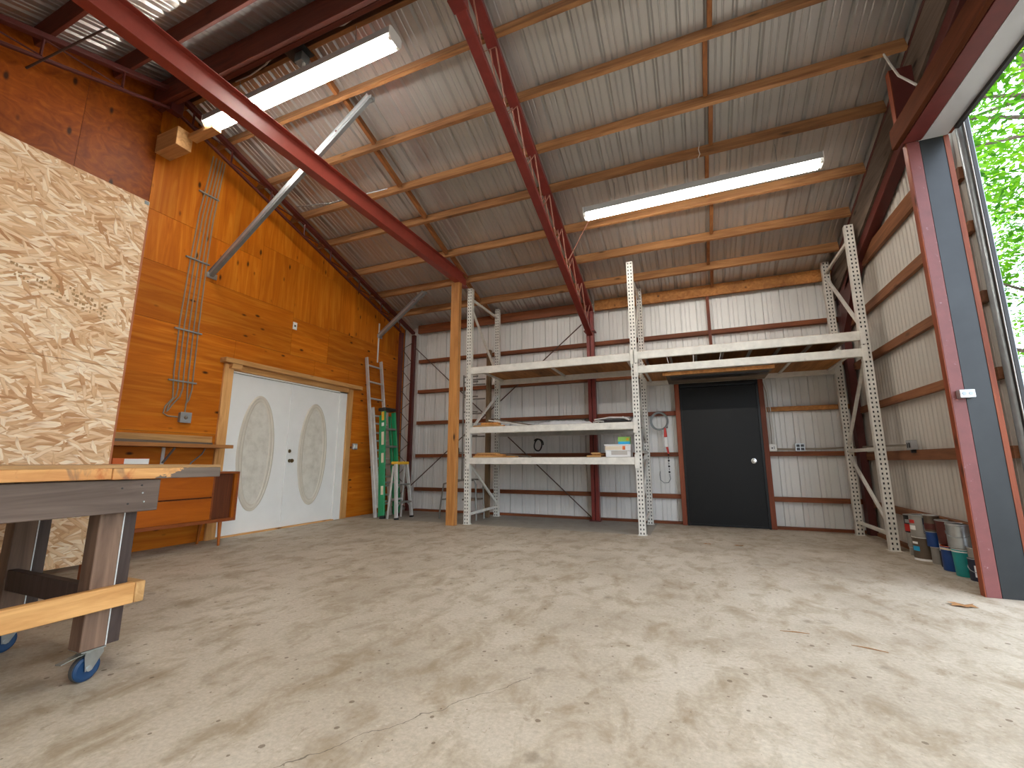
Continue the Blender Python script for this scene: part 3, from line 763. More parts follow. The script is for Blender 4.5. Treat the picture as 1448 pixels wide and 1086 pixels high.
def doors():
    M = MT
    # ---- white double doors in the plywood wall
    d = thing('door_1', 'white double doors with cream oval mouldings in the plywood wall', 'double door', (XL, 4.6, 0), kind='structure')
    X = XL - .02
    for k, (y0, y1) in enumerate(((3.692, 4.594), (4.606, 5.535))):
        leaf = MB().box((X - .04, y0, .015), (X, y1, 2.035)).build('door_leaf', M['white'], d, bevel=.003)
        cy = (y0 + y1) / 2 - (.02 if k == 0 else -.0); cz = 1.035; ry, rz = .27, .76
        m = MB(); N = 56
        pr = [(1.0, .0), (.985, .012), (.955, .016), (.93, .008), (.90, .012), (.875, .010), (.86, .002)]
        vs = []; 
        for i in range(N):
            a = 2 * PI * i / N
            for f, h in pr: vs.append((X + .0005 + h, cy + (ry - (1 - f) * .62) * math.cos(a), cz + (rz - (1 - f) * .62) * math.sin(a)))
        q = len(pr)
        m.add(vs, [(i * q + j, ((i + 1) % N) * q + j, ((i + 1) % N) * q + j + 1, i * q + j + 1) for i in range(N) for j in range(q - 1)])
        m.build('oval_moulding', M['cream'], leaf, smooth=True)
        m = MB(); m.add([(X + .003, cy + (ry - .085) * math.cos(2 * PI * i / N), cz + (rz - .085) * math.sin(2 * PI * i / N)) for i in range(N)], [tuple(range(N))])
        m.build('oval_insert', M['oval'], leaf)
        if k == 1:
            MB().lathe([(.026, 0), (.026, .006), (.011, .008), (.011, .03), (.024, .036), (.029, .05), (.024, .062), (0, .066)], (X, 4.665, .925), (1, 0, 0), 18).build('door_knob', M['bronze'], leaf, smooth=True)
            MB().lathe([(.026, 0), (.026, .008), (.022, .013), (0, .014)], (X, 4.65, 1.062), (1, 0, 0), 18).build('deadbolt', M['bronze'], leaf, smooth=True)
    MB().box((X - .001, 4.592, .015), (X + .012, 4.622, 2.035)).build('astragal', M['white'], d, bevel=.002)
    f = MB().box((XL - .05, 3.672, 0), (XL + .004, 3.69, 2.06)).box((XL - .05, 5.538, 0), (XL + .004, 5.69, 2.06)).box((XL - .05, 3.672, 2.04), (XL + .004, 5.69, 2.06))
    f.build('door_frame', M['white'], d)
    MB().box((XL - .05, 3.69, 0), (XL + .03, 5.54, .014)).build('threshold', M['pine_y'], d)
    MB().box((XL - .08, 3.6, 0), (XL - .062, 5.75, 2.1)).build('backing', M['edge_dk'], d)
    # timber casing round it
    MB_c = [((XL + .001, 3.55, 0), (XL + .035, 3.668, 2.13), 'pine_z', 'wide pine casing left of the white double doors', 'trim_1'),
            ((XL + .001, 5.692, 0), (XL + .035, 5.80, 2.13), 'pine_z', 'pine casing right of the white double doors', 'trim_2')]
    for a, b, mt, lab, nm in MB_c:
        tag(MB().box(a, b).build(nm, M[mt], origin=(a[0], (a[1] + b[1]) / 2, 0), bevel=.003), lab, 'casing', kind='structure')
    h = tag(MB().box((XL + .001, 3.5, 2.135), (XL + .115, 5.93, 2.195)).build('trim_3', M['pine_y'], origin=(XL, 4.7, 2.135), bevel=.003), 'pine head board jutting out over the white double doors', 'casing', kind='structure')
    MB().box((XL + .001, 3.66, 2.062), (XL + .03, 5.7, 2.133)).build('filler', M['pine_y'], h)
    q = [(XL + .036, 3.60, 2.133), (XL + .105, 3.60, 2.133), (XL + .09, 3.60, 2.075), (XL + .036, 3.60, 2.07)]
    MB().prism(q, (0, 0, 0), (0, .13, 0)).build('corbel', M['pine_y'], h)
    # ---- black door in the back wall
    d = thing('door_2', 'black flat door in the white back wall under the shelf', 'door', (.36, 7.12, 0), kind='structure')
    leaf = MB().box((-.155, 7.10, .006), (.862, 7.145, 2.02)).build('door_leaf', M['black'], d, bevel=.004)
    MB().lathe([(.036, 0), (.036, .005), (.014, .008), (.014, .03), (.027, .036), (.031, .05), (.024, .062), (0, .064)], (.752, 7.10, .922), (0, -1, 0), 20).build('door_knob', M['chrome'], leaf, smooth=True)
    MB().box((-.175, 7.085, 0), (-.152, 7.147, 2.04)).build('stop', M['black_trim'], d)
    MB().box((.86, 7.085, 0), (.888, 7.147, 2.04)).build('stop', M['black_trim'], d)
    MB().box((-.175, 7.085, 2.022), (.888, 7.147, 2.13)).build('head_trim', M['black_trim'], d)
    MB().box((-.152, 7.096, .006), (.86, 7.0995, .03)).build('kick_strip', M['black_trim'], d)
    for a, b, mt, lab, nm in (((-.245, 7.09, 0), (-.178, 7.2, 2.13), 'frame_z', 'red brown frame post left of the black door', 'trim_4'),
                              ((.89, 7.09, 0), (.955, 7.148, 2.13), 'frame_z', 'red brown frame post right of the black door', 'trim_5'),
                              ((-.245, 7.09, 2.132), (.955, 7.149, 2.225), 'frame_x', 'red brown head piece over the black door', 'trim_6')):
        tag(MB().box(a, b).build(nm, M[mt], origin=((a[0] + b[0]) / 2, 7.12, a[2]), bevel=.003), lab, 'casing', kind='structure')

# ------------------------------------------------------------------ racking
def rack():
    M = MT
    r = thing('pallet_rack', 'tall grey two bay pallet rack with perforated uprights along the back wall', 'pallet rack', (-.68, 6.4, 0))
    XS = (-3.19, -.685, 1.84); YA, YBK = 5.9, 6.95; H = 3.665
    def upright(x, y, flip):
        """perforated post: two columns of slots in the face towards the room"""
        m = MB(); w = .084; d = .07; n = int(H / .0508); p = H / n
        xs = [-w / 2, -.026, -.012, .012, .026, w / 2]
        for i in range(n):
            z0 = i * p; za, zc, z1 = z0 + .013, z0 + .036, z0 + p
            for (a, b) in ((0, 1), (2, 3), (4, 5)):
                m.add([(x + xs[a], y, z0), (x + xs[b], y, z0), (x + xs[b], y, z1), (x + xs[a], y, z1)], [(0, 1, 2, 3)])
            for (a, b) in ((1, 2), (3, 4)):
                m.add([(x + xs[a], y, z0), (x + xs[b], y, z0), (x + xs[b], y, za), (x + xs[a], y, za)], [(0, 1, 2, 3)])
                m.add([(x + xs[a], y, zc), (x + xs[b], y, zc), (x + xs[b], y, z1), (x + xs[a], y, z1)], [(0, 1, 2, 3)])
        for s in (-1, 1):
            m.add([(x + s * w / 2, y, 0), (x + s * w / 2, y + d, 0), (x + s * w / 2, y + d, H), (x + s * w / 2, y, H)], [(0, 1, 2, 3)])
            m.box((x + s * w / 2, y + d - .003, 0), (x + s * (w / 2 - .022), y + d, H))
        m.mat(1); m.box((x - w / 2 + .003, y + .022, .004), (x + w / 2 - .003, y + .026, H - .01))  # dark sheet inside the post paints the shade behind the slots
        m.build('upright', [M['rack'], M['hole']], r)
        MB().box((x - .055, y - .01, 0), (x + .055, y + .085, .005)).build('foot_plate', M['rack'], r)
    for x in XS: upright(x, YA, 0); upright(x, YBK, 1)
    ya, yb = YA + .05, YBK + .02
    pats = {0: [(.14, .16), (.9, .22), (1.36, 2.06), (3.36, 2.42), (3.5, 3.5)], 1: [(.14, .16), (.24, .95), (1.05, 1.05), (2.1, 1.2), (2.45, 3.4), (3.5, 3.5)], 2: [(.16, .16), (.24, .98), (1.05, 1.05), (2.12, 1.12), (2.42, 3.42), (3.5, 3.5)]}
    for i, x in enumerate(XS):
        for zf, zk in pats[i]:
            MB().bar((x, ya, zf), (x, yb, zk), .03, .04).build('brace', M['rack'], r, bevel=.004)
    def beam(x0, x1, y, z0, z1):
        m = MB().box((x0 + .045, y, z0), (x1 - .045, y + .045, z1)); m.build('beam', M['rack'], r, bevel=.005)
        for x, s in ((x0 + .043, 1), (x1 - .043, -1)):
            c = MB().box((x - .004 * s, y - .008, z0 - .05), (x + .006 * s, y + .05, z1 + .035)).box((x - .05 * s, y - .0085, z0 - .05), (x + .0 * s, y - .004, z1 + .035))
            c.build('beam_connector', M['rack'], r, bevel=.002)
    lv = [(0, .875, .97), (0, 1.333, 1.427), (0, 2.247, 2.355), (1, 2.07, 2.166), (1, 2.262, 2.366)]
    for b, z0, z1 in lv:
        beam(XS[b], XS[b + 1], YA - .012, z0, z1); beam(XS[b], XS[b + 1], YBK + .0, z0, z1)
    # cross bars under the decks
    for b, z0, z1, n in ((0, 2.247, 2.355, 3), (1, 2.262, 2.366, 8), (1, 2.07, 2.166, 5)):
        for k in range(n):
            x = XS[b] + .12 + (XS[b + 1] - XS[b] - .24) * (k + .0) / max(1, n - 1)
            MB().box((x - .015, YA + .034, z1 - .048), (x + .015, YBK, z1 - .02)).build('cross_bar', M['rack'], r)
    # deck boards
    x0, x1 = XS[0] + .06, XS[1] - .06; n = 9
    for k in range(n):
        a = x0 + (x1 - x0) * k / n; b = x0 + (x1 - x0) * (k + 1) / n - .006
        MB().box((a, YA - .005, 2.335), (b, YBK + .04, 2.357)).build('deck_board', M['deck'], r)
    x0, x1 = XS[1] + .06, XS[2] - .06; n = 7
    for k in range(n):
        a = x0 + (x1 - x0) * k / n; b = x0 + (x1 - x0) * (k + 1) / n - .012
        MB().box((a, YA - .005, 2.346), (b, YBK + .04, 2.368)).build('deck_board', M['deck'], r)
    for a, b in ((-.62, -.29), (.96, 1.32), (1.325, 1.76)):
        MB().box((a, YA + .036, 2.135), (b, YBK - .003, 2.15)).build('deck_board', M['deck'], r)
    MB().box((XS[0] + .05, YA + .0, .955), (XS[1] - .05, YBK + .04, .973)).build('deck_panel', M['weather_x'], r)
    MB().box((XS[0] + .05, YA + .0, 1.412), (XS[1] - .05, YBK + .04, 1.43)).build('deck_panel', M['weather_x'], r)
    # weathered panel lying across the lower beams of the right bay
    p = thing('old_door_panel', 'weathered grey panel with orange edge slung under the shelf over the black door', 'panel', (.3, 6.4, 2.03))
    MB().box((-.3, 6.02, 2.028), (.93, 6.72, 2.066)).build('board', M['weather_x'], p)
    MB().box((-.34, 5.985, 2.03), (.95, 6.018, 2.072)).build('edge_rail', M['deck'], p, bevel=.003)
    MB().box((-.25, 6.1, 2.012), (.9, 6.3, 2.027)).build('dark_batten', M['edge_dk'], p)

def rack_items():
    M = MT
    z = 1.431
    # middle left shelf
    for i, (x0, x1, y, h, lab) in enumerate(((-3.08, -2.72, 6.02, .07, 'orange end of a short plank stack at the left of the second shelf'),)):
        t = thing('plank_stack', lab, 'planks', (-2.9, y, z))
        MB().box((x0, y, z), (x1, y + .11, z + .034)).build('plank', M['pine_x'], t, bevel=.002)
        MB().box((x0 + .05, y, z + .036), (x1 - .02, y + .11, z + .07)).build('plank', M['post'], t, bevel=.002)
    for i, (a, b, lab) in enumerate((((-2.95, 6.16, z + .115), (-2.3, 6.1, z + .012), 'pale moulding leaning down along the second shelf behind the planks'), ((-3.0, 6.25, z + .16), (-2.2, 6.2, z + .012), 'longest pale moulding on the second shelf, raised at its left end'))):
        tag(MB().bar(a, b, .05, .018).build('wood_moulding', M['rack'] if i == 0 else M['weather_x'], origin=a), lab, 'moulding', 'mouldings on the second shelf')
    tag(MB().bar((-3.12, 5.97, z + .012), (-2.62, 6.0, z + .012), .05, .02).build('wood_moulding', M['pine_x'], origin=(-2.9, 5.98, z)), 'flat pale strip at the front left edge of the second shelf', 'moulding')
    # crumpled plastic bundle and black tray with pipes on the second shelf
    def heap(nm, lab, cat, x0, x1, y0, y1, h, mat, seed):
        rr = random.Random(seed); N = 26; K = 8; m = MB(); vs = []
        for i in range(N):
            for j in range(K):
                u, v = i / (N - 1), j / (K - 1)
                e = math.sin(PI * u) ** .4 * math.sin(PI * v) ** .5
                vs.append((x0 + (x1 - x0) * u, y0 + (y1 - y0) * v, z + .001 + h * e * (.35 + .65 * rr.random())))
        m.add(vs, [(i * K + j, (i + 1) * K + j, (i + 1) * K + j + 1, i * K + j + 1) for i in range(N - 1) for j in range(K - 1)])
        tag(m.build(nm, mat, origin=((x0 + x1) / 2, y0, z), smooth=True), lab, cat)
    heap('plastic_sheeting', 'crumpled pale plastic sheeting lying along the middle of the second shelf', 'sheeting', -2.12, -1.3, 6.0, 6.3, .085, M['flash'], 3)
    t = thing('black_tray', 'black tray with pale pipes lying on it at the right of the second shelf', 'tray', (-1.02, 6.1, z))
    MB().box((-1.2, 6.0, z), (-.8, 6.22, z + .05)).build('tray_body', M['plastic_b'], t, bevel=.006)
    MB().tube([(-1.26, 5.97, z + .045), (-1.05, 5.99, z + .075), (-.78, 6.0, z + .062)], .011, 8).build('pipe', M['alu'], t)
    MB().tube([(-1.28, 5.99, z + .012), (-1.2, 5.98, z + .03), (-1.13, 5.97, z + .018)], .012, 8).build('pipe', M['alu'], t)
    MB().tube([(-.88, 5.97, z + .07), (-.79, 5.975, z + .03)], .014, 8).build('pipe', M['alu'], t)
    # bottom shelf
    z = .974
    t = thing('plank_stack', 'stack of orange planks at the left end of the bottom shelf', 'planks', (-2.95, 6.0, z))
    for k, (x0, x1, y0) in enumerate(((-3.14, -2.45, 6.0), (-3.12, -2.66, 6.02), (-3.08, -2.75, 6.0))):
        MB().box((x0, y0, z + .024 * k), (x1, y0 + .14, z + .022 + .024 * k)).build('plank', [M['pine_x'], M['post'], M['pine_x']][k], t, bevel=.002)
    tag(MB().bar((-2.9, 6.30, z + .06), (-2.3, 6.26, z + .012), .05, .02).build('wood_moulding', M['weather_x'], origin=(-2.6, 6.18, z)), 'grey strip leaning behind the plank stack on the bottom shelf', 'moulding')
    for k, (a, b, mt, lab) in enumerate((((-1.40, 6.05, z), (-1.2, 6.14, z + .026), 'pine_x', 'lower offcut left of the white boxes on the bottom shelf'), ((-1.34, 6.06, z + .045), (-1.22, 6.13, z + .064), 'pine_x', 'top offcut of the small pile left of the white boxes'), ((-1.33, 6.07, z + .027), (-1.16, 6.15, z + .044), 'deck', 'middle dark offcut of the small pile left of the white boxes'))):
        tag(MB().box(a, b).build('wood_offcut', M[mt], origin=a, bevel=.003), lab, 'offcut', 'wood offcuts on the bottom shelf')
    # boxes
    t = thing('shoe_box', 'white box with a grey front panel, lower of the two on the bottom shelf', 'box', (-.96, 6.1, z))
    MB().box((-1.125, 6.0, z), (-.795, 6.2, z + .082)).build('box_body', M['cardwhite'], t, bevel=.003)
    MB().box((-1.05, 5.998, z + .028), (-.84, 5.9995, z + .082)).build('panel', M['cardgrey'], t)
    t = thing('shoe_box', 'white lidded box with orange and beige print, upper of the two on the bottom shelf', 'box', (-.96, 6.1, z + .083))
    MB().box((-1.135, 6.0, z + .083), (-.79, 6.2, z + .152)).build('box_body', M['cardwhite'], t, bevel=.003)
    MB().box((-1.145, 5.99, z + .152), (-.785, 6.21, z + .168)).build('lid', M['cardwhite'], t, bevel=.003)
    MB().box((-1.13, 5.9985, z + .095), (-.9, 5.9998, z + .143)).build('print', M['paper'], t)
    MB().box((-.9, 5.9985, z + .095), (-.865, 5.9998, z + .145)).build('orange_mark', M['orange'], t)
    t = thing('bag_carton', 'small lime and blue carton standing on the white boxes', 'carton', (-.88, 6.08, z + .169))
    MB().box((-.96, 6.03, z + .169), (-.8, 6.12, z + .268)).build('carton_body', M['paint_green'], t, bevel=.002)
    MB().box((-.958, 6.0285, z + .17), (-.802, 6.0297, z + .205)).build('blue_band', M['paint_blue'], t)
    MB().lathe([(.0, 0), (.019, .001), (0, .002)], (-.835, 6.0295, z + .235), (0, -1, 0), 14).build('yellow_spot', M['yellow'], t)

# ------------------------------------------------------------------ left side furniture
def caster(parent, x, y, ang, brake=True):
    M = MT
    ax = Vector((math.cos(ang), math.sin(ang), 0)); tr = Vector((-ax.y, ax.x, 0)); up = Vector((0, 0, 1))
    top = .128; R = .052; c = Vector((x, y, R))
    root = MB().box((x - .05, y - .042, top), (x + .05, y + .042, top + .005)).build('caster_plate', M['steel'], parent)
    MB().lathe([(.03, 0), (.03, .008), (.022, .012)], (x, y, top - .012), (0, 0, 1), 16).build('swivel', M['steel'], root)
    w = .017
    MB().lathe([(.012, -w), (.036, -w), (.040, -w - .001), (R - .002, -w * .8), (R, -w * .3), (R, w * .3), (R - .002, w * .8), (.040, w + .001), (.036, w), (.012, w)], c, ax, 28).build('wheel', M['blue_wheel'], root, smooth=True)
    MB().lathe([(R + .0005, -w * .55), (R + .0015, 0), (R + .0005, w * .55)], c, ax, 28).build('tread', M['tread'], root, smooth=True)
    cc = c + tr * .022
    for s in (-1, 1):
        o = ax * (s * (w + .007)); m = MB()
        q = [c - tr * .014 + up * -.008, c + tr * .012 - up * .010, c + tr * .05 + up * .05, c + tr * .045 + up * (top - R - .004), c - tr * .02 + up * (top - R - .004), c - tr * .022 + up * .05]
        m.prism(q, o - ax * .0015, o + ax * .0015); m.build('fork', M['steel'], root)
    MB().lathe([(.011, -w - .012), (.011, w + .012)], c, ax, 12).build('axle', M['galv_lt'], root)
    if brake:
        m = MB(); b0 = c + up * .062 - tr * .012; b1 = c + up * .058 - tr * .06; b2 = c + up * .05 - tr * .10
        m.bar(b0, b1, .034, .004).bar(b1, b2, .03, .004)
        m.build('brake_pedal', M['steel'], root)

def workbench():
    M = MT
    r = thing('workbench', 'heavy timber workbench on blue casters in front of the strand board', 'workbench', (-2.7, .75, 0))
    x0, x1, y0, y1 = -3.27, -2.36, -.32, 1.60
    MB().box((x0, y0, .889), (x1, y1, .902)).build('top_panel', M['benchtop'], r)
    MB().box((x0, y0, .84), (x1 - .04, y1, .888)).build('top_core', M['benchtop'], r)
    MB().box((x1 - .039, 1.128, .839), (x1 + .001, y1 + .002, .8885)).build('edge_board', M['bench_edge'], r, bevel=.003)
    MB().box((x1 - .039, y0, .841), (x1 + .001, 1.125, .8885)).build('edge_board', M['bench_edge'], r, bevel=.003)
    a = MB().box((-2.417, y0 + .2, .692), (-2.38, 1.332, .836)).build('apron', M['apron'], r, bevel=.003)
    MB().box((-3.28, y0 + .2, .692), (-3.243, 1.332, .836)).build('apron', M['apron'], r, bevel=.003)
    MB().box((-3.24, 1.279, .70), (-2.418, 1.315, .836)).build('apron', M['apron'], r, bevel=.003)
    for (yy, zz) in ((1.255, .81), (1.262, .775), (1.21, .73), (1.272, .735), (1.18, .80)):
        MB().lathe([(.0042, 0), (.0035, .002), (0, .002)], (-2.38, yy, zz), (1, 0, 0), 8).build('screw', M['edge_dk' if yy < 1.26 else 'steel'], a)
    for yo in (0, -1.22):
        for xs in (-2.418, -3.15):
            ya, yb, yc = 1.135 + yo, 1.222 + yo, 1.275 + yo
            xf, xb = xs - .09, xs
            lg = MB().box((xf, ya, .134), (xb, yb, .835)).build('leg', M['leg'], r, bevel=.003)
            MB().box((xf, yb + .004, .136), (xb - .004, yc, .835)).build('leg_board', M['leg_dark'], lg, bevel=.003)
            MB().box((xb - .012, yb, .136), (xb + .0005, yb + .004, .7)).build('caulk_line', M['caulk'], lg)
            caster(lg, (xf + xb) / 2 - .005, ya + .05, .17)
    MB().box((-2.416, y0 + .25, .293), (-2.378, 1.285, .381)).build('rail', M['pine_y'], r, bevel=.003)
    MB().box((-2.51, 1.287, .293), (-2.378, 1.325, .381)).build('end_block', M['pine_x'], r, bevel=.003)
    MB().box((-3.149, 1.14, .30), (-2.509, 1.178, .395)).build('cross_rail', M['leg_dark'], r, bevel=.003)

def strand_board():
    M = MT
    r = thing('strand_board_partition', 'big pale strand board partition standing behind the workbench', 'partition', (-3.5, .4, 0))
    X = -3.5; y0, y1 = -.9, 1.64
    MB().box((X - .011, y0, 1.532), (X, y1, 2.752)).build('board', M['osb'], r)
    MB().box((X - .011, y0, .30), (X, y1 + .001, 1.529)).build('board', M['osb'], r)
    st = MB().box((X - .101, y1 - .02, 0), (X - .012, y1 + .018, 2.62)).build('stud', M['rust'], r)
    for y in (1.03, .42, -.19, -.8): MB().box((X - .101, y, 0), (X - .012, y + .038, 2.62)).build('stud', M['rust'], r)
    MB().box((X - .101, y0, 2.62), (X - .012, y1 - .03, 2.66)).build('top_rail', M['pine_y'], r)
    MB().box((X, y1 - .03, 2.722), (X + .002, y1 - .004, 2.748)).build('corner_clip', M['galv'], r)
    # faded ink stamp: worn block marks
    rr = random.Random(5); m = MB()
    for i in range(26):
        yc = 1.03 + i * .0185; zc = 2.02 - .006 * i
        for b in range(4):
            if rr.random() < .55:
                z = zc - .05 + b * .028 + rr.uniform(-.004, .004); w = rr.uniform(.003, .009)
                m.box((X, yc - w, z), (X + .0006, yc + w, z + rr.uniform(.006, .02)))
    m.build('ink_stamp', M['ink'], r)

def left_wall_furniture():
    M = MT
    # sideboard
    r = thing('sideboard', 'low teak sideboard with two flap fronts by the white double doors', 'sideboard', (-5.1, 2.6, 0))
    xb, xf, y0, y1, z0, z1 = -5.34, -4.9, 1.75, 3.56, .262, .802
    MB().box((xb, y0, z0), (xf - .02, y1, z0 + .022)).box((xb, y0, z1 - .022), (xf, y1, z1)).box((xb, y0, z0), (xf, y0 + .022, z1)).box((xb, y1 - .022, z0), (xf, y1, z1)).box((xb, y0, z0), (xb + .012, y1, z1)).build('case', M['teak_edge'], r, bevel=.003)
    MB().box((xf - .03, y0 + .022, z0 - .004), (xf + .001, y1, z0 + .03)).build('bottom_rail', M['teak_edge'], r, bevel=.003)
    MB().box((xb + .01, 3.265, z0 + .02), (xf - .008, 3.285, z1 - .02)).build('divider', M['teak_edge'], r)
    MB().box((xf - .022, y0 + .024, .536), (xf - .002, 3.263, z1 - .024)).build('drawer_front', M['teak'], r, bevel=.002)
    MB().box((xf - .022, y0 + .024, z0 + .032), (xf - .002, 3.263, .522)).build('drawer_front', M['teak'], r, bevel=.002)
    MB().box((xf - .05, y0 + .024, .5225), (xf - .024, 3.263, .5355)).build('gap_rail', M['teak_dark'], r)
    MB().box((xf - .05, 3.287, z0 + .03), (xf - .035, y1 - .024, z1 - .024)).build('speaker_panel', M['teak_dark'], r)
    MB().box((xf - .034, 3.503, z0 + .03), (xf - .004, 3.536, z1 - .024)).build('inner_strip', M['teak_z'], r)
    for x, y, dx, dy in ((xf - .07, 3.43, .03, -.01), (xb + .08, 3.41, -.01, -.01), (xf - .07, 1.88, .03, .01), (xb + .08, 1.88, -.01, .01)):
        MB().tube([(x, y, z0), (x + dx, y + dy, 0)], [.022, .012], 12).build('leg', M['teak_z'], r, smooth=True)
    t = thing('labelled_box', 'small box with a white paper label on the teak sideboard', 'box', (-5.0, 2.5, z1))
    MB().box((-5.12, 2.36, z1 + .001), (-4.98, 2.66, z1 + .145)).build('box_body', M['orange'], t, bevel=.002)
    MB().box((-4.9795, 2.45, z1 + .02), (-4.978, 2.655, z1 + .14)).build('label_paper', M['cardwhite'], t)
    # wall shelf
    r = thing('wall_shelf', 'long plank wall shelf above the teak sideboard', 'shelf', (-5.25, 2.6, 1.07))
    MB().box((XL + .002, 1.2, 1.068), (-5.1, 3.585, 1.108)).build('shelf_board', M['shelf'], r, bevel=.003)
    MB().box((XL + .002, 1.2, 1.109), (XL + .03, 3.50, 1.21)).build('ledger', M['pine_y'], r, bevel=.003)
    MB().box((XL + .002, 2.985, .7), (XL + .014, 3.015, 1.067)).build('standard', M['plastic_w'], r)
    MB().bar((XL + .02, 3.0, .90), (-5.2, 3.0, 1.06), .02, .012).build('shelf_bracket', M['galv'], r)
    tag(MB().hexa([(-5.36, 1.3, 1.109), (-5.18, 1.3, 1.109), (-5.2, 3.4, 1.109), (-5.36, 3.4, 1.109), (-5.36, 1.3, 1.15), (-5.18, 1.3, 1.15), (-5.2, 3.4, 1.13), (-5.36, 3.4, 1.13)]).build('loose_plank', M['weather_y'], origin=(-5.27, 2.4, 1.109)), 'weathered loose plank lying on the wall shelf above the sideboard', 'plank')
    tag(MB().tube([(XL + .01, 3.44, 1.06), (XL + .03, 3.40, 1.0), (XL + .015, 3.3, .9), (XL + .02, 3.26, .82)], .007, 6).build('power_cable', M['cable_g'], origin=(XL, 3.4, 1.0)), 'grey cable hanging under the right end of the wall shelf', 'cable')
    # conduits down the plywood
    paths = []
    Yt = [3.09, 3.13, 3.17, 3.205, 3.24]
    r = thing('conduit_bundle', 'bundle of five thin grey conduits running down the plywood wall to a steel box', 'conduit', (XL, 3.12, 1.4))
    for i, yt in enumerate(Yt):
        o = (i - 2) * .042
        pts = [(XL + .012, yt + .02, 4.72), (XL + .012, yt, 4.45), (XL + .012, 3.10 + o + .02, 3.9), (XL + .012, 3.10 + o * 1.1, 3.3), (XL + .012, 3.09 + o * 1.25, 2.5), (XL + .012, 3.10 + o * 1.25, 1.9), (XL + .012, 3.11 + o * 1.2, 1.74)]
        if i == 0: pts += [(XL + .012, 3.02, 1.62), (XL + .012, 2.955, 1.52), (XL + .012, 2.945, 1.44), (XL + .012, 2.99, 1.415), (XL + .012, 3.098, 1.412)]
        elif i == 1: pts += [(XL + .012, 3.05, 1.64), (XL + .012, 2.99, 1.55), (XL + .012, 2.975, 1.46)]
        elif i == 2: pts += [(XL + .012, 3.09, 1.64), (XL + .012, 3.02, 1.54), (XL + .012, 2.985, 1.47)]
        else: pts += [(XL + .012, 3.17 + .02 * (i - 3), 1.62), (XL + .012, 3.165, 1.54 + .03 * (i - 3)), (XL + .012, 3.165, 1.471)]
        MB().tube(pts, .0075, 6).build('conduit', M['conduit'], r, smooth=True)
    for z, w, yo in ((4.18, .24, 3.12), (3.3, .27, 3.09), (2.42, .3, 3.09), (1.82, .3, 3.1)):
        MB().box((XL + .001, yo - w / 2, z - .008), (XL + .0215, yo + w / 2, z + .008)).build('strap', M['galv'], r)
    t = thing('junction_box', 'square steel junction box under the conduits on the plywood wall', 'junction box', (XL, 3.16, 1.36))
    MB().box((XL - .001, 3.105, 1.355), (XL + .05, 3.215, 1.465)).build('box_body', M['galv'], t, bevel=.004)
    MB().box((XL + .05, 3.10, 1.35), (XL + .054, 3.22, 1.47)).build('cover', M['galv_lt'], t, bevel=.004)
    MB().lathe([(.022, 0), (.018, .004), (0, .005)], (XL + .054, 3.16, 1.41), (1, 0, 0), 12).build('knockout', M['chrome'], t)
    # switch by the white doors, plate higher up, white strip
    t = thing('light_switch', 'white double switch box on the plywood beside the white double doors', 'switch', (XL, 5.9, 1.11))
    MB().box((XL + .001, 5.87, 1.115), (XL + .045, 5.965, 1.215)).build('box_body', M['galv_lt'], t, bevel=.003)
    for y in (5.895, 5.94): MB().box((XL + .045, y - .012, 1.14), (XL + .05, y + .012, 1.19)).build('toggle', M['plastic_w'], t)
    t = thing('wall_plate', 'tiny white plate with a dark slot high on the plywood above the white double doors', 'wall plate', (XL, 4.55, 2.83))
    MB().box((XL + .001, 4.50, 2.85), (XL + .008, 4.57, 2.96)).build('plate', M['plastic_w'], t)
    MB().box((XL + .008, 4.52, 2.89), (XL + .0095, 4.55, 2.92)).build('slot', M['plastic_b'], t)
    tag(MB().box((XL - .001, 6.385, 2.74), (XL + .003, 6.42, 3.5)).build('sealing_tape', M['plastic_w'], origin=(XL, 6.4, 2.74)), 'long white tape strip up the plywood behind the tall ladder', 'tape')

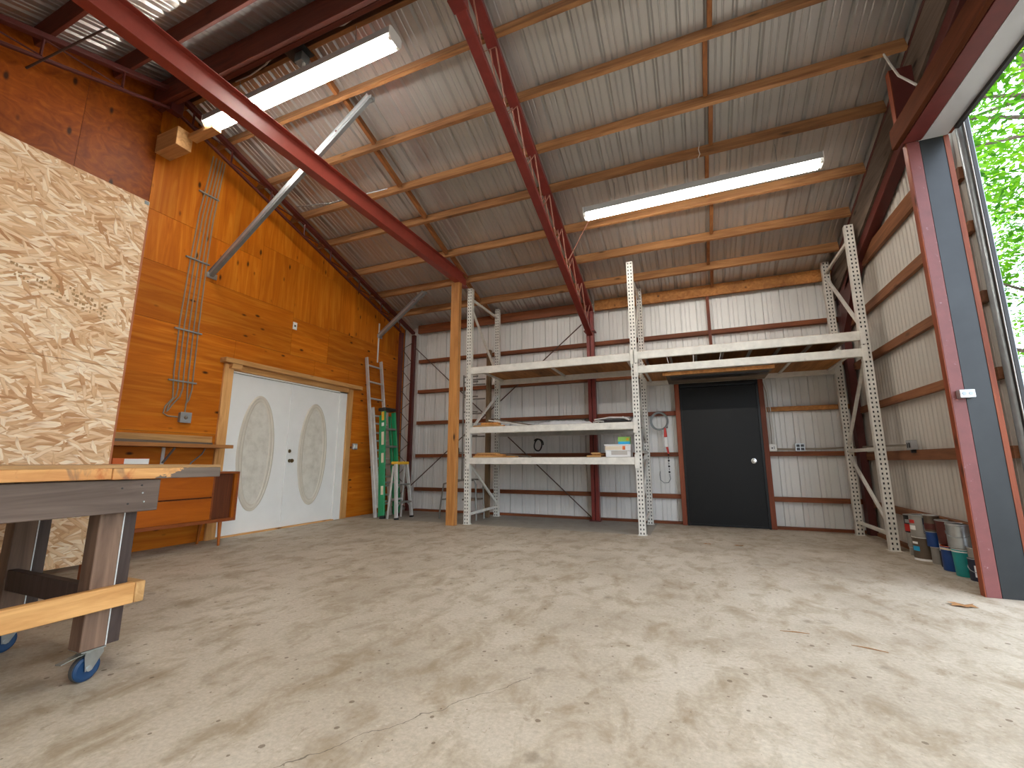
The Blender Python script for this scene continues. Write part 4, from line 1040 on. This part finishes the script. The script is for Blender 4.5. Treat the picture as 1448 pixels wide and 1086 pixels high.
def ladders():
    M = MT
    # aluminium extension ladder leaning on the plywood
    r = thing('extension_ladder', 'tall aluminium extension ladder leaning on the plywood wall', 'ladder', (-4.97, 6.23, 0))
    ft = Vector((-4.95, 6.22, 0.0)); tp = Vector((-5.34, 6.235, 2.76)); d = (tp - ft).normalized(); nn = Vector((d.z, 0, -d.x))
    def sect(off, z0, z1, hw, lab):
        for s in (-1, 1):
            p = ft + d * z0 + nn * off + Vector((0, s * hw, 0)); q = ft + d * z1 + nn * off + Vector((0, s * hw, 0))
            m = MB().bar(p, q, .024, .062, nn)
            m.build('side_rail', M['alu'], r, bevel=.003)
        m = int((z1 - z0) / .305)
        for k in range(m):
            z = z0 + .2 + k * .305
            if z > z1 - .05: break
            MB().tube([ft + d * z + nn * off + Vector((0, -hw, 0)), ft + d * z + nn * off + Vector((0, hw, 0))], .016, 10).build('rung', M['alu'], r, smooth=True)
    sect(0, .0, 2.78, .195, 'base'); sect(.064, .15, 1.85, .182, 'fly')
    # green step ladder, folded, leaning in front of it
    r = thing('step_ladder', 'green fibreglass step ladder folded up in front of the aluminium ladder', 'step ladder', (-4.78, 6.17, 0))
    ft = Vector((-4.75, 6.17, 0)); tp = Vector((-4.94, 6.22, 1.80)); d = (tp - ft).normalized(); nn = Vector((d.z, 0, -d.x)).normalized()
    L = 1.82
    def pt(z, y, o=0): return ft + d * z + nn * o + Vector((0, y, 0))
    for s in (-1, 1):
        m = MB().bar(pt(0, s * .215), pt(L - .04, s * .135), .03, .085, nn); m.build('front_rail', M['green'], r, bevel=.003)
        MB().bar(pt(.03, s * .19, -.075), pt(L - .1, s * .12, -.075), .025, .05, nn).build('rear_rail', M['green'], r, bevel=.003)
        MB().bar(pt(0, s * .216, .0), pt(.05, s * .214, 0), .036, .092, nn).build('foot', M['plastic_b'], r)
    for k in range(5):
        z = .27 + k * .3; hw = .215 - .08 * z / L
        MB().bar(pt(z, -hw + .012, .01), pt(z, hw - .012, .01), .03, .075, nn).build('step', M['alu_dk'], r, bevel=.002)
    MB().bar(pt(L, -.15, -.03), pt(L, .15, -.03), .05, .15, nn).build('top_cap', M['plastic_b'], r, bevel=.006)
    for z, h, mt in ((1.62, .15, 'yellow'), (1.52, .06, 'plastic_w'), (1.2, .22, 'paper'), (.9, .16, 'paper'), (.38, .14, 'paper')):
        a = pt(z, -.2315 + .08 * z / L, .0); b = pt(z + h, -.2315 + .08 * (z + h) / L, .0)
        MB().bar(a, b, .001, .05, nn).build('sticker', M[mt], r)
    # small aluminium step ladder
    r = thing('small_step_ladder', 'short aluminium step ladder with a yellow top in the plywood corner', 'step ladder', (-4.6, 6.14, 0))
    yc = 6.14; H = .9
    def fr(z, s): return Vector((-4.46 - .10 * z / H, yc + s * (.205 - .06 * z / H), z))
    def rr(z, s): return Vector((-4.66 + .06 * z / H, yc + s * (.175 - .03 * z / H), z))
    for s in (-1, 1):
        MB().bar(fr(0, s), fr(H - .03, s), .028, .06, (1, 0, 0)).build('front_rail', M['alu'], r, bevel=.003)
        MB().bar(rr(0, s), rr(H - .06, s), .022, .035, (1, 0, 0)).build('rear_rail', M['alu'], r, bevel=.003)
        MB().bar(fr(0, s), fr(.03, s), .034, .066, (1, 0, 0)).build('foot', M['plastic_b'], r)
        for z in (.27, .55): MB().bar(fr(z - .12, s), fr(z - .005, s * .45), .012, .006).build('step_brace', M['alu'], r)
    for z in (.27, .55): 
        a, b = fr(z, -1), fr(z, 1)
        MB().box((a.x - .05, a.y + .012, z - .022), (a.x + .04, b.y - .012, z)).build('step', M['alu_dk'], r, bevel=.003)
    MB().bar(rr(.3, -1), rr(.3, 1), .012, .03).build('rear_bar', M['alu'], r)
    m = MB(); m.box((-4.65, yc - .165, H - .035), (-4.52, yc + .165, H + .012)); m.build('top_tray', M['yellow'], r, bevel=.012)

def corner_stuff():
    M = MT
    # grey tube trestle with rungs and an old timber post behind the rack end
    r = thing('tube_frame', 'grey tubular frame with splayed feet standing behind the timber post', 'frame', (-3.6, 6.45, 0))
    def T(p, rad=.014, nm='tube'): MB().tube(p, rad, 8).build(nm, M['alu_dk'], r, smooth=True)
    for y in (6.35, 6.62):
        T([(-3.93, y, .0), (-3.90, y, .30), (-3.86, y, .55), (-3.62, y, .62), (-3.30, y, .62), (-3.27, y, .55), (-3.25, y, .0)])
        T([(-3.52, y, .60), (-3.52, y, 2.34)], .013, 'upright_tube')
        for z in (.98, 1.33, 1.72, 1.97, 2.22, 2.31): T([(-3.52, y, z), (-3.255, y, z)], .012, 'rung')
    T([(-3.9, 6.35, .3), (-3.9, 6.62, .3)], .012); T([(-3.26, 6.35, .1), (-3.26, 6.62, .1)], .012)
    MB().box((-3.50, 6.33, .30), (-3.28, 6.64, .325)).build('tread', M['weather_x'], r)
    tag(MB().bar((-3.275, 6.78, 0), (-3.265, 6.8, 2.86), .075, .075, (0, 1, 0)).build('old_post', M['weather_z'], origin=(-3.24, 6.78, 0), bevel=.004), 'weathered timber post standing behind the left end of the rack', 'post')

# ------------------------------------------------------------------ right side
def cans():
    M = MT
    def can(x, y, z, rad, h, mat, lab, lid='galv_lt', labels=(), taper=0.0, handle=False, nm='paint_can'):
        t = thing(nm, lab, 'can', (x, y, z), 'paint cans by the right wall')
        rb = rad * (1 - taper)
        MB().lathe([(rb * .97, .001), (rb, .004), (rb + (rad - rb) * .5, h * .5), (rad, h - .012), (rad * 1.03, h - .009), (rad * 1.03, h - .002), (rad * .95, h - .001)], (x, y, z), (0, 0, 1), 24).build('can_body', mat, t, smooth=True)
        MB().lathe([(rad * 1.02, h - .003), (rad * 1.02, h + .004), (rad * .9, h + .004), (rad * .86, h - .001), (0, h - .001)], (x, y, z), (0, 0, 1), 24).build('lid', M[lid], t, smooth=True)
        for (a0, a1, z0, z1, mt) in labels:
            # arcs measured so that 0 faces the middle of the room
            vs = []; n = 8
            for k in range(n + 1):
                a = PI + .9 + a0 + (a1 - a0) * k / n
                for zz in (z0, z1): vs.append((x + math.cos(a) * (rad * 1.004 + .001), y + math.sin(a) * (rad * 1.004 + .001), z + zz * h))
            MB().add(vs, [(2 * k, 2 * k + 2, 2 * k + 3, 2 * k + 1) for k in range(n)]).build('can_label', M[mt], t)
        if handle:
            pts = [(x - .0 + math.cos(PI + .9 + a) * rad * 1.05, y + math.sin(PI + .9 + a) * rad * 1.05, z + h * .72 - .05 * math.cos(a) ) for a in [k * .28 - 1.4 for k in range(11)]]
            MB().tube(pts, .0025, 5).build('bail_handle', M['galv'], t)
    g = .004
    # back to front along the wall
    can(1.955, 5.76, 0, .045, .07, M['grey_can'], 'tiny grey can at the foot of the row of cans farthest along the wall')
    can(1.955, 5.76, .076, .052, .135, M['grey_can'], 'slim pale grey can on the tiny can at the far end of the row')
    can(1.955, 5.76, .217, .058, .17, M['plastic_b'], 'black can with a red band on top of the far end stack', labels=((-.9, .9, .08, .48, 'red_paint'), (-.6, .5, .55, .75, 'galv')))
    can(1.945, 5.52, 0, .085, .205, M['brown_can'], 'brown gallon can with white rims and a blue label under the grey gallon can', lid='plastic_w', labels=((-.85, -.1, .42, .62, 'paint_blue'), (-.85, -.2, .72, .82, 'cardwhite'), (-1.4, 1.4, .0, .09, 'cardwhite')))
    can(1.945, 5.52, .211, .085, .2, M['grey_can'], 'grey gallon can with red and white labels on the brown gallon can', labels=((-1.0, -.25, .62, .78, 'red_paint'), (-.95, -.2, .32, .52, 'cardwhite'), (.45, 1.15, .2, .9, 'navy'), (.5, 1.1, .22, .6, 'cardwhite')))
    can(1.975, 5.355, 0, .045, .145, M['grey_can'], 'slim plain grey can on the floor right of the brown gallon can', lid='plastic_w')
    can(1.965, 5.355, .15, .054, .13, M['blue'], 'small blue can between the slim grey can and the maroon can')
    can(1.965, 5.355, .286, .054, .14, M['brown_can'], 'small can with a maroon label stacked on the small blue can', labels=((-1.2, 1.2, .12, .5, 'red_dark'),))
    can(1.985, 5.22, 0, .045, .14, M['plastic_b'], 'small black can with an orange label next to the blue can', labels=((-.2, .7, .1, .8, 'orange'),))
    can(1.985, 5.22, .146, .04, .12, M['plastic_w'], 'small white can on the black and orange can')
    can(1.965, 5.08, 0, .066, .2, M['blue'], 'tall bright blue can with an orange lid', lid='orange', labels=((-1.3, 1.3, .86, .97, 'paper'),))
    can(1.978, 5.12, .207, .076, .2, M['red_dark'], 'maroon bucket on the blue can with the orange lid', taper=.12)
    can(1.958, 4.88, 0, .066, .21, M['teal'], 'teal bucket with a white rim under the bare steel can', lid='plastic_w', taper=.12, labels=((-1.4, 1.4, .9, .98, 'cardwhite'),))
    can(1.965, 4.89, .217, .082, .19, M['steel'], 'bare steel gallon can with a wire handle on the teal bucket', handle=True)
    can(1.985, 4.735, 0, .06, .165, M['navy'], 'navy can with a white label at the near end of the row', labels=((-.2, .6, .2, .72, 'cardwhite'),), handle=True)
    can(1.985, 4.735, .171, .052, .075, M['grey_can'], 'squat grey can on the navy can at the near end of the row')

def electrical():
    M = MT
    # back wall outlets
    t = thing('outlet_box', 'white outlet box on the girt right of the black door', 'outlet', (1.0, 7.14, 1.055))
    MB().box((.955, 7.10, 1.058), (1.05, 7.148, 1.155)).build('box_body', M['plastic_w'], t, bevel=.003)
    MB().box((.982, 7.097, 1.09), (1.0, 7.0995, 1.11)).build('socket', M['plastic_b'], t); MB().box((1.012, 7.097, 1.085), (1.022, 7.0995, 1.125)).build('switch', M['cable_g'], t)
    t = thing('outlet_box', 'steel box with four dark sockets on the back wall girt left of the rack end', 'outlet', (1.33, 7.14, 1.055))
    MB().box((1.27, 7.10, 1.054), (1.385, 7.148, 1.16)).build('box_body', M['galv_lt'], t, bevel=.003)
    for x in (1.283, 1.333):
        for z in (1.066, 1.112): MB().box((x, 7.096, z), (x + .038, 7.0995, z + .034)).build('socket', M['plastic_b'], t)
    tag(MB().tube([(1.05, 7.13, 1.085), (1.27, 7.13, 1.08)], .012, 8).build('conduit_pipe', M['conduit'], origin=(1.15, 7.13, 1.08)), 'short conduit pipe between the two outlet boxes right of the black door', 'conduit')
    tag(MB().tube([(1.386, 7.13, 1.085), (1.6, 7.13, 1.085), (1.9, 7.13, 1.10), (1.93, 7.05, 1.10)], .012, 8).build('conduit_pipe', M['conduit'], origin=(1.6, 7.13, 1.08)), 'conduit pipe from the four socket box into the right corner', 'conduit')
    for i, (x, lab, mt) in enumerate(((.968, 'left of the three thin cables dropping to the white outlet box', 'cable_w'), (.995, 'middle of the three thin cables dropping to the white outlet box', 'conduit'), (1.02, 'right of the three thin cables dropping to the white outlet box', 'cable_w'))):
        tag(MB().tube([(x - .06 + .01 * i, 7.11, 2.08), (x - .01, 7.11, 1.9), (x, 7.11, 1.6), (x + .004, 7.11, 1.3), (x, 7.115, 1.157)], .006, 6).build('drop_cable', M[mt], origin=(x, 7.11, 1.16)), lab, 'cable', 'cables by the black door')
    # box on the right wall girt
    t = thing('outlet_box', 'steel outlet box on a girt of the grey right wall', 'outlet', (2.0, 5.6, 1.035))
    MB().box((1.965, 5.52, 1.033), (2.014, 5.64, 1.125)).build('box_body', M['galv_lt'], t, bevel=.003)
    MB().box((1.962, 5.545, 1.05), (1.9645, 5.575, 1.1)).build('socket', M['plastic_b'], t); MB().box((1.962, 5.595, 1.05), (1.9645, 5.615, 1.1)).build('socket', M['plastic_b'], t)
    MB().box((1.975, 5.565, 1.0), (2.013, 5.585, 1.032)).build('clamp', M['plastic_b'], t)
    tag(MB().tube([(2.0, 5.64, 1.08), (2.0, 6.2, 1.09), (1.99, 6.96, 1.10)], .011, 8).build('conduit_pipe', M['conduit'], origin=(2.0, 6.3, 1.08)), 'conduit pipe along the grey right wall into the corner', 'conduit')
    # box on the jamb
    t = thing('outlet_box', 'steel double outlet box on the red door jamb post', 'outlet', (1.82, 4.17, 1.36))
    MB().box((1.80, 4.145, 1.372), (1.888, 4.1985, 1.432)).build('box_body', M['galv_lt'], t, bevel=.003)
    for x in (1.825, 1.862): MB().lathe([(.014, 0), (.013, .003), (0, .003)], (x, 4.145, 1.403), (0, -1, 0), 14).build('socket', M['galv'], t)
    # box behind the timber post and small black hose on the back wall
    t = thing('outlet_box', 'dark steel box on the back wall girt behind the timber post', 'outlet', (-4.1, 7.14, 1.055))
    MB().box((-4.15, 7.09, 1.054), (-4.03, 7.148, 1.16)).build('box_body', M['galv_dk'], t, bevel=.003)
    MB().box((-4.12, 7.086, 1.075), (-4.06, 7.0895, 1.14)).build('cover', M['galv'], t)
    tag(MB().tube([(-3.9 + .0, 7.13, 1.07), (-4.03, 7.13, 1.075)], .01, 8).build('conduit_pipe', M['conduit'], origin=(-3.95, 7.13, 1.07)), 'stub of conduit at the dark steel box behind the timber post', 'conduit')
    pts = [(-2.47 + .075 * math.cos(a) * (1 + .1 * math.sin(2 * a)), 7.14 - .004 * k, 1.19 + .10 * math.sin(a)) for k, a in enumerate([i * PI / 9 for i in range(26)])]
    tag(MB().tube(pts, .011, 8).build('black_hose', M['plastic_b'], origin=(-2.47, 7.12, 1.1), smooth=True), 'small coil of black hose on the back wall behind the bottom shelf', 'hose')
    # coiled cable and hand winch left of the black door
    t = thing('cable_coil', 'coil of grey steel cable hanging on the back wall left of the black door', 'cable coil', (-.49, 7.1, 1.4))
    for k in range(3):
        pts = [(-.49 + (.115 + .008 * k) * math.cos(a), 7.10 - .014 * k, 1.525 + (.125 + .006 * k) * math.sin(a)) for a in [i * 2 * PI / 28 for i in range(29)]]
        MB().tube(pts, .009, 6).build('cable_loop', M['cable_g'], t, smooth=True)
    MB().box((-.40, 7.08, 1.42), (-.375, 7.149, 1.46)).build('hook', M['edge_dk'], t)
    w = thing('hand_winch', 'red and white hand winch with chain hanging left of the black door', 'winch', (-.41, 7.08, 1.0))
    MB().hexa([(-.435, 7.06, 1.28), (-.385, 7.06, 1.28), (-.385, 7.09, 1.28), (-.435, 7.09, 1.28), (-.425, 7.06, 1.42), (-.40, 7.06, 1.42), (-.40, 7.09, 1.42), (-.425, 7.09, 1.42)]).build('handle', M['red_paint'], w, bevel=.004)
    MB().hexa([(-.43, 7.055, 1.13), (-.375, 7.055, 1.13), (-.375, 7.095, 1.13), (-.43, 7.095, 1.13), (-.435, 7.055, 1.28), (-.385, 7.055, 1.28), (-.385, 7.095, 1.28), (-.435, 7.095, 1.28)]).build('winch_body', M['plastic_w'], w, bevel=.004)
    MB().hexa([(-.395, 7.06, 1.03), (-.37, 7.06, 1.03), (-.37, 7.09, 1.03), (-.395, 7.09, 1.03), (-.415, 7.06, 1.13), (-.38, 7.06, 1.13), (-.38, 7.09, 1.13), (-.415, 7.09, 1.13)]).build('lever', M['red_paint'], w, bevel=.004)
    m = MB()
    for k in range(7):
        z = 1.01 - k * .042
        m.lathe([(.011, -.004), (.015, 0), (.011, .004), (.008, 0), (.011, -.004)], (-.385, 7.075, z), (1, 0, 0) if k % 2 else (0, 1, 0), 10)
    m.build('chain', M['galv_dk'], w)
    pts = [(-.385, 7.075, .73), (-.375, 7.08, .66), (-.41, 7.1, .60), (-.47, 7.1, .595), (-.52, 7.1, .64), (-.53, 7.14, .72), (-.53, 7.243, .76)]
    tag(MB().tube(pts, .006, 6).build('wire_rope', M['cable_g'], origin=(-.45, 7.1, .6), smooth=True), 'thin wire rope looping below the hand winch', 'rope')
    # hanging cable over the big door
    tag(MB().tube([(1.755, 4.27, 4.435), (1.752, 4.2, 4.28), (1.735, 4.05, 4.02), (1.71, 3.88, 3.83), (1.690, 3.74, 3.672)], .0085, 8).build('hanging_cable', M['cable_w'], origin=(1.73, 4.0, 4.0), smooth=True), 'pale cable hanging from the right rafter to the big door header', 'cable')

def lights():
    M = MT
    def fixture(lab, xa, xb, y, z, tilt, tie, lamp='tube'):
        r = thing('fluorescent_light', lab, 'ceiling light', ((xa + xb) / 2, y, z), 'long fluorescent lights')
        def P(x, dy, dz): return Vector((x, y + dy, z + dz + tilt * (x - xa) / (xb - xa)))
        prof = [(-.082, .0), (-.082, .07), (-.06, .085), (.06, .085), (.082, .07), (.082, .0), (.022, .006), (-.022, .006)]
        m = MB(); n = len(prof)
        m.add([P(xa, a, b) for a, b in prof] + [P(xb, a, b) for a, b in prof], [(i, (i + 1) % n, n + (i + 1) % n, n + i) for i in range(n)])
        m.build('housing', M['lamp_body'], r)
        for x in (xa, xb):
            MB().prism([P(x, a, b) for a, b in [(-.06, -.04), (-.085, .0), (-.085, .072), (-.06, .088), (.06, .088), (.085, .072), (.085, .0), (.06, -.04)]], (-.004, 0, 0), (.004, 0, 0)).build('end_plate', M['plastic_w'], r)
        for dy in (-.052, .052):
            MB().tube([P(xa + .03, dy, -.02), P(xb - .03, dy, -.02)], .018, 12).build('tube_lamp', M[lamp], r, smooth=True)
            for x, s in ((xa, 1), (xb, -1)):
                MB().box(P(x + .005 * s, dy - .014, -.036), P(x + .028 * s, dy + .014, .02)).build('lamp_socket', M['plastic_w'], r)
        for x in tie:
            p = P(x, 0, .085); MB().tube([p, Vector((x, y, zb(y) + (.04 if y > RIDGE + .2 else .0)))], .004, 5).build('hanger_wire', M['galv'], r)
        return r
    fixture('long fluorescent light over the middle of the rack, right of the middle truss', -1.075, 1.39, 4.92, 3.905, .03, (-.7, 1.0), 'tube_dim')
    fixture('long fluorescent light under the ridge beside the red beam', -4.74, -2.235, 2.65, 4.58, .045, (-4.3, -2.7))
    fixture('long fluorescent light added out of view as fill on the roof slope behind the camera', -1.075, 1.39, .08, 3.905, .03, (-.7, 1.0), 'tube_fill')  # assumed unseen fixture, added to light floor and purlins from the camera side
    # junction box and cable at the ridge
    t = thing('junction_box', 'dark square metal plate with a grey box at the ridge beside the light', 'junction box', (-3.4, 2.6, 5.0))
    MB().box((-3.56, 2.50, 4.965), (-3.3, 2.72, 4.972)).build('plate', M['galv_dk'], t)
    MB().box((-3.46, 2.62, 4.86), (-3.36, 2.72, 4.964)).build('box_body', M['galv'], t, bevel=.004)
    MB().lathe([(.018, 0), (.018, .04)], (-3.38, 2.67, 4.82), (0, 0, 1), 10).build('cable_gland', M['cable_w'], t)
    pts = [(-4.35, 2.63, 4.98), (-4.1, 2.62, 4.955), (-3.85, 2.6, 4.97), (-3.6, 2.53, 4.95), (-3.3, 2.53, 4.955), (-3.0, 2.53, 4.975), (-2.8, 2.585, 4.965), (-2.6, 2.58, 5.0), (-2.2, 2.56, 5.0), (-1.7, 2.56, 5.01)]
    tag(MB().tube(pts, .007, 6).build('ridge_cable', M['cable_w'], origin=(-3.0, 2.6, 4.96), smooth=True), 'white cable sagging along the ridge above the left light', 'cable')
    pts = [(.27, 4.76, 4.40), (.25, 4.77, 4.32), (.262, 4.775, 4.26), (.24, 4.80, 4.235)]
    tag(MB().tube(pts, .005, 6).build('purlin_wire', M['cable_w'], origin=(.25, 4.78, 4.25)), 'short white wire over a purlin above the right light', 'wire')

def floor_bits():
    M = MT
    m = MB(); rr = random.Random(2); n = 12; p = (1.52, 3.9, .004)
    vs = [p] + [(p[0] + math.cos(2 * PI * k / n) * (.05 + .03 * (k % 2)), p[1] + math.sin(2 * PI * k / n) * (.04 + .02 * (k % 2)), .002 + .014 * rr.random()) for k in range(n)]
    m.add(vs, [(0, 1 + k, 1 + (k + 1) % n) for k in range(n)])
    tag(m.build('dry_leaf', M['leafy'], origin=p), 'curled dry brown leaf on the floor by the red door jamb', 'leaf')
    for a, b, lab in (((.36, 2.96, .004), (.50, 2.97, .004), 'brown twig on the floor left of the two in front of the black door'), ((.66, 2.88, .004), (.80, 2.84, .004), 'brown twig on the floor right of the two in front of the black door')):
        tag(MB().tube([a, tuple((a[i] + b[i]) / 2 + (.006 if i == 1 else 0) for i in range(3)), b], [.001, .003, .0015], 5).build('twig', M['leafy'], origin=a), lab, 'twig', 'twigs on the floor')
    for x, y, s in ((.37, 5.62, .03), (.05, 5.6, .024)):
        vs = [(x + math.cos(2 * PI * k / 9) * s * (1.5 + (k % 3) * .3), y + math.sin(2 * PI * k / 9) * s, .003 + .004 * (k % 2)) for k in range(9)]
        tag(MB().add([(x, y, .007)] + vs, [(0, 1 + k, 1 + (k + 1) % 9) for k in range(9)]).build('dry_leaf', M['leafy'], origin=(x, y, 0)), 'small brown scrap on the floor %s in front of the black door' % ('straight' if s > .025 else 'to the left'), 'leaf')

# ------------------------------------------------------------------ outdoors
def outdoors():
    M = MT
    tag(MB().box((XR + .02, -25, -.3), (40, 45, -.03)).build('ground', M['ground'], origin=(12, 5, -.03)), 'gravel and grass outside the big door', 'ground', kind='structure')
    spots = [(7.1, 11.6, 12.5, 3.4, 'leafy green tree nearest the big door opening, beyond the sliding door'),
             (14.0, 20.5, 17.0, 5.2, 'tall leafy tree behind the nearest one, seen through the big door'),
             (15.0, 8.0, 9.0, 3.4, 'broad leafy tree to the right outside the big door'),
             (13.5, -1.0, 8.5, 3.2, 'leafy tree across the yard opposite the big door'),
             (22.0, 33.0, 18.0, 6.5, 'tallest leafy tree far behind the others outside')]
    made = []
    for i, (x, y, h, R, lab) in enumerate(spots):
        rr = random.Random(40 + i)
        t = thing('leafy_tree', lab, 'tree', (x, y, -.03), 'trees outside')
        MB().tube([(x, y, -.03), (x + .1, y - .1, h * .3), (x - .1, y, h * .6), (x, y + .1, h * .85)], [.16, .13, .08, .03], 8).build('trunk', M['bark'], t, smooth=True)
        m = MB()
        for k in range(12):
            a = rr.uniform(0, 2 * PI); z0 = h * rr.uniform(.2, .7); L = R * rr.uniform(.5, .9)
            p0 = Vector((x, y, z0)); p1 = p0 + Vector((math.cos(a) * L * .5, math.sin(a) * L * .5, L * .25)); p2 = p0 + Vector((math.cos(a) * L, math.sin(a) * L, L * .3))
            m.tube([p0, p1, p2], [.05, .03, .012], 5)
        m.build('branches', M['bark'], t)
        vs, fs, tone = [], [], []
        for c in range(210):
            while True:
                u = Vector((rr.uniform(-1, 1), rr.uniform(-1, 1), rr.uniform(-1, 1)))
                if .1 < u.length < 1: break
            cen = Vector((x, y, h * .55)) + Vector((u.x * R, u.y * R, u.z * h * .47)); tc = rr.random()
            cr = rr.uniform(.35, .8)
            for l in range(100):
                p = cen + Vector((rr.gauss(0, cr * .6), rr.gauss(0, cr * .6), rr.gauss(0, cr * .28)))
                if p.z < .5: continue
                a = rr.uniform(0, 2 * PI); d = Vector((math.cos(a), math.sin(a), rr.uniform(-.7, .1))).normalized()
                s = Vector((-math.sin(a), math.cos(a), rr.uniform(-.4, .4))).normalized(); L = rr.uniform(.06, .12); b = len(vs)
                vs += [tuple(p - d * L), tuple(p + s * L * .42), tuple(p + d * L), tuple(p - s * L * .42)]; fs.append((b, b + 1, b + 2, b + 3)); tone.append(min(1, max(0, tc * .6 + rr.random() * .4)))
        me = bpy.data.meshes.new('crown'); off = t.location
        me.from_pydata([(a - off.x, b - off.y, c - off.z) for a, b, c in vs], [], fs); me.materials.append(M['foliage'])
        at = me.attributes.new('tone', 'FLOAT', 'FACE')
        at.data.foreach_set('value', tone)
        o = bpy.data.objects.new('crown', me); COL.objects.link(o); o.parent = t
        made.append(t)
    for k, (x, y, lab) in enumerate(((25.0, 21.0, 'leafy tree at the far side of the yard behind the broad tree'), (22.5, 4.0, 'leafy tree at the far side of the yard opposite the big door'), (26.0, 12.0, 'leafy tree farthest across the yard between two others'))):
        c = dup(made[k % 2], (x - made[k % 2].location.x, y - made[k % 2].location.y, 0)); c['label'] = lab

def camera_world():
    cam = bpy.data.cameras.new('camera'); o = bpy.data.objects.new('camera', cam); COL.objects.link(o)
    o.location = (0, 0, CAMZ); o.rotation_euler = (math.radians(90 + 10.018), 0, math.radians(22.603))
    cam.sensor_fit = 'HORIZONTAL'; cam.sensor_width = 36.0; cam.lens = 36.0 * 617.1 / 1448.0; cam.clip_start = .02; cam.clip_end = 200
    SC.camera = o
    w = bpy.data.worlds.new('sky'); SC.world = w; w.use_nodes = True
    nt = w.node_tree; bg = nt.nodes['Background']
    sky = nt.nodes.new('ShaderNodeTexSky'); sky.sky_type = 'NISHITA'; sky.sun_disc = False
    sky.sun_elevation = math.radians(52); sky.sun_rotation = math.radians(-60); sky.air_density = 1.0; sky.dust_density = 3.0
    mx = nt.nodes.new('ShaderNodeMix'); mx.data_type = 'RGBA'; mx.inputs['Factor'].default_value = .5
    nt.links.new(sky.outputs[0], mx.inputs[6]); mx.inputs[7].default_value = (8.0, 8.6, 9.4, 1)
    nt.links.new(mx.outputs[2], bg.inputs[0]); bg.inputs[1].default_value = SKY
    s = bpy.data.lights.new('sun', 'SUN'); s.energy = SUN; s.angle = math.radians(2); s.color = (1, .95, .86)
    so = bpy.data.objects.new('sun', s); COL.objects.link(so)
    so.rotation_euler = Vector((.42, -.30, -.86)).to_track_quat('-Z', 'Y').to_euler()
    so.location = (-10, 10, 20)
    v = SC.view_settings; v.view_transform = 'Standard'; v.look = 'None'; v.exposure = EXPO; v.gamma = 1; v.use_curve_mapping = False
    c = SC.cycles
    c.max_bounces = 10; c.diffuse_bounces = 6; c.glossy_bounces = 4; c.sample_clamp_indirect = 8.0
    c.use_denoising = True
    try: c.denoiser = 'OPENIMAGEDENOISE'
    except Exception: pass

SKY, SUN, EXPO = .58, .25, 0.64

mats()
shell(); roof_frame(); frames(); beam_post(); big_door(); doors(); rack(); rack_items()
workbench(); strand_board(); left_wall_furniture(); ladders(); corner_stuff()
cans(); electrical(); lights(); floor_bits(); outdoors(); camera_world()
